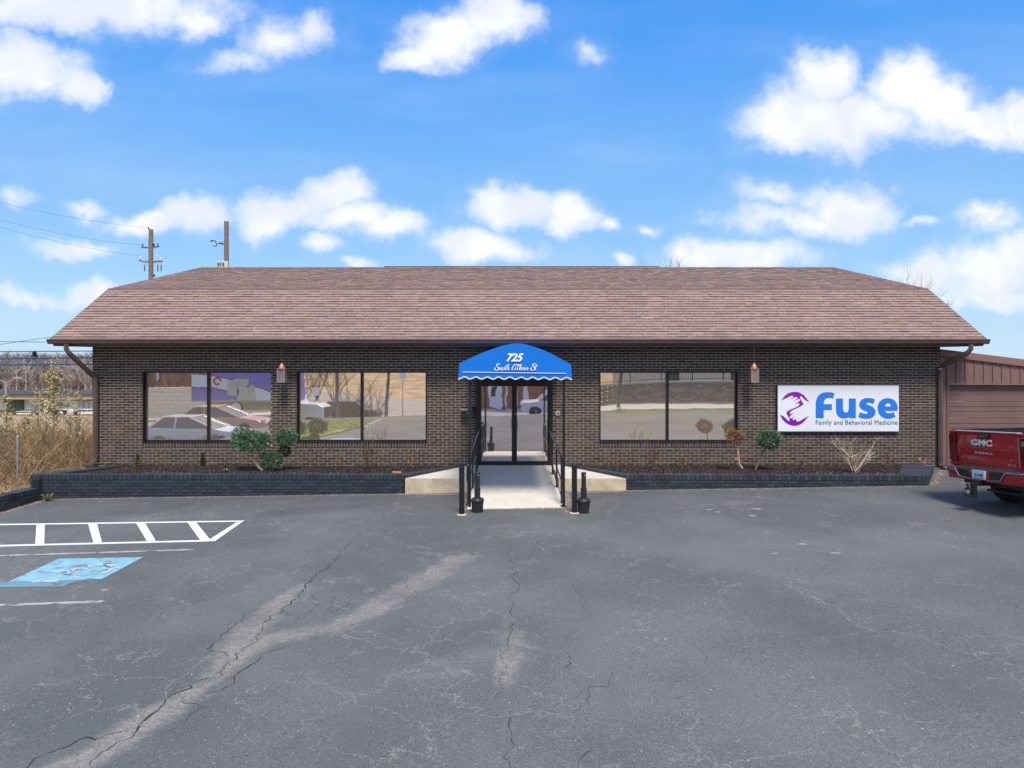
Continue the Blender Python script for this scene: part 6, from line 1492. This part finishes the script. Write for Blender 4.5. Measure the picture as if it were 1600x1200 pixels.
for q in ([(297,583.5),(327,586),(352,590.8),(395,603),(424,613),(457,623)], [(297,606),(327,606.5),(345,609.5),(365,615.5),(398,626)]):
    mb = MB(); pts = [TR(x, y, .02) for x, y in q]; vs_ = []
    for p_ in pts: vs_ += [(p_[0], p_[1], p_[2]+.04), (p_[0], p_[1], p_[2]-.05)]
    mb.add(vs_, [(2*i, 2*i+1, 2*i+3, 2*i+2) for i in range(len(pts)-1)]); mb.build('red_stripe', M['tred'], trl)
for (x0_, y0_, x1_, y1_) in ((354,594,370,619),(364,592,387,606),(368,608,387,626),(385,601,396,626)): mb = MB(); p_, q_ = TR(x0_, y1_, .02), TR(x1_, y0_, .05+.004*(x0_ % 7)); mb.box(p_, q_); mb.build('printed_carton', M['tan'], trl)
mb = MB(); pts = arcp(0,0,1,1,0,300,16)
mb.tube([TR(337+x*5.5, 595.5+y*5, .03) for x, y in pts], .06, 5); mb.build('round_emblem', M['tred'], trl)
mb = MB(); mb.box((0,-2.4,zB-.10), (L,-.02,zB-.01)); mb.box((.3,-2.0,zB-.8), (L-.3,-1.7,zB-.1)); mb.build('chassis', M['tan'], trl)
for x in (364, 442):
    m_ = Matrix.Translation(((x-296)*s3, -.3, zB-.55)) @ Matrix.Rotation(R(90), 4, 'X'); mb = MB(); mb.lathe([(.28,-.15),(.44,-.12),(.44,.12),(.28,.15)], (0,0,0), 18, m=m_); w_ = mb.build('wheel', M['tyre'], trl); mb = MB(); mb.lathe([(.05,-.17),(.38,-.16),(.38,.16),(.05,.17)], (0,0,0), 16, m=m_); mb.build('rim', M['twhite'], w_)
# ground under the trailer reads as a ruddy bank
# shrubs on the island and by the road, signs
def round_bush(px, py, D_, r, label, pal):
    c_ = MW(px, py, D_); z = float(terr(c_.x, c_.y)); t_ = thing('round_bush', label, 'shrub', loc=(c_.x, c_.y, z)); mb = MB(); puff(mb, (0,0,max(.4, r*.9)), (r, r, r*.9), 900, pal, .14); mb.build('foliage', M['foliage'], t_); mb = MB(); mb.tube([(0,0,0),(0,0,.4)], .04, 5); mb.build('stem', M['barkd'], t_)
for k, (px, D_, h) in enumerate(((548,60,4.5),(583,56,3.4),(470,75,7),(495,80,8),(520,78,7),(1130,72,5),(255,70,6),(275,66,5))):
    p_ = MW(px, 600, D_); z = float(terr(p_.x, p_.y)); t_ = thing('bare_shrub', 'leafless bush reflected in a window, number of stems fanning from the verge' if False else ['leafless bush between the two poles in the second window reflection','smaller leafless bush by the leaning pole in the second window reflection','leafless tree at the left edge of the second window reflection','dense leafless tree in the second window reflection','leafless tree behind the brown pole in the second window reflection','leafless tree behind the picket fence in the right window reflection','pale leafless tree by the red house in the left window reflection','pale leafless bush by the cream block wall in the left window reflection'][k], 'shrub', loc=(p_.x, p_.y, z))
    mb = MB(); twigs(mb, (0,0,-.05), 16, h, .75, .03, DKT+PALE[:1], 3); mb.build('twigs', M['twig'], t_)
for px, py, D_, nm in ((628.5, 585, 58, 'small blue white sign on a post reflected at the top of the second window'), (492, 612, 62, 'white rectangular sign reflected in the second window')):
    p_ = MW(px, py, D_); z = float(terr(p_.x, p_.y)); t_ = thing('street_sign', nm, 'sign', loc=(p_.x, p_.y, z)); mb = MB(); mb.tube([(0,0,0),(0,0,p_.z-z+.4)], .035, 6); mb.build('post', M['steel'], t_); mb = MB(); mb.box((-.28,.04,p_.z-z-.35), (.28,.06,p_.z-z+.4)); mb.build('panel', M['twhite'], t_)

# lawn patch beside the lot, mirrored at the foot of the second window
mb = MB(); mb.poly([(x, y, gz(x)+.03) for x, y in ((-6.6,-16.6),(-10.4,-16.8),(-10.4,-9.0),(-7.6,-9.3),(-6.9,-12.5))]); o = mb.build('lawn', mat('lawn', (.17,.23,.05), .95, var=.4, vscale=3)); tag(o, kind='structure')
if o.data.polygons[0].normal.z < 0: o.data.flip_normals()
mb = MB()
for _ in range(5000):
    x, y = random.uniform(-10.3,-6.8), random.uniform(-16.6,-9.1)
    if x > -7.6 and y > -12: continue
    blade(x, y, gz(x)+.03, random.uniform(.04,.09), .006, .7, [(.14,.2,.05),(.2,.27,.07),(.24,.25,.09)])
tag(mb.build('lawn_grass', M['foliage']), 'short green grass on the lawn patch reflected at the foot of the second window', 'grass', kind='stuff')
for k in range(3):
    t_ = thing('wheel_stop', ['striped wheel stop by the lawn, farthest from the street, reflected low in the second window','middle one of three striped wheel stops by the lawn reflected in the second window','striped wheel stop by the lawn, nearest to the street, reflected in the second window'][k], 'wheel stop', 'striped wheel stops beside the lawn', loc=(-6.5+.0*k, -12.8-k*1.3, gz(-6.5)), rz=R(95)); mb = MB(); mb.poly([(-.5,-.07,0),(-.5,.07,0),(-.5,.045,.1),(-.5,-.045,.1)], (1.0,0,0)); mb.build('block', M['black'], t_)
    for j in range(3): mb = MB(); mb.poly([(-.42+j*.33,-.073,.002),(-.42+j*.33,.073,.002),(-.42+j*.33,.048,.104),(-.42+j*.33,-.048,.104)], (.14,0,0)); mb.build('stripe', M['white'], t_)
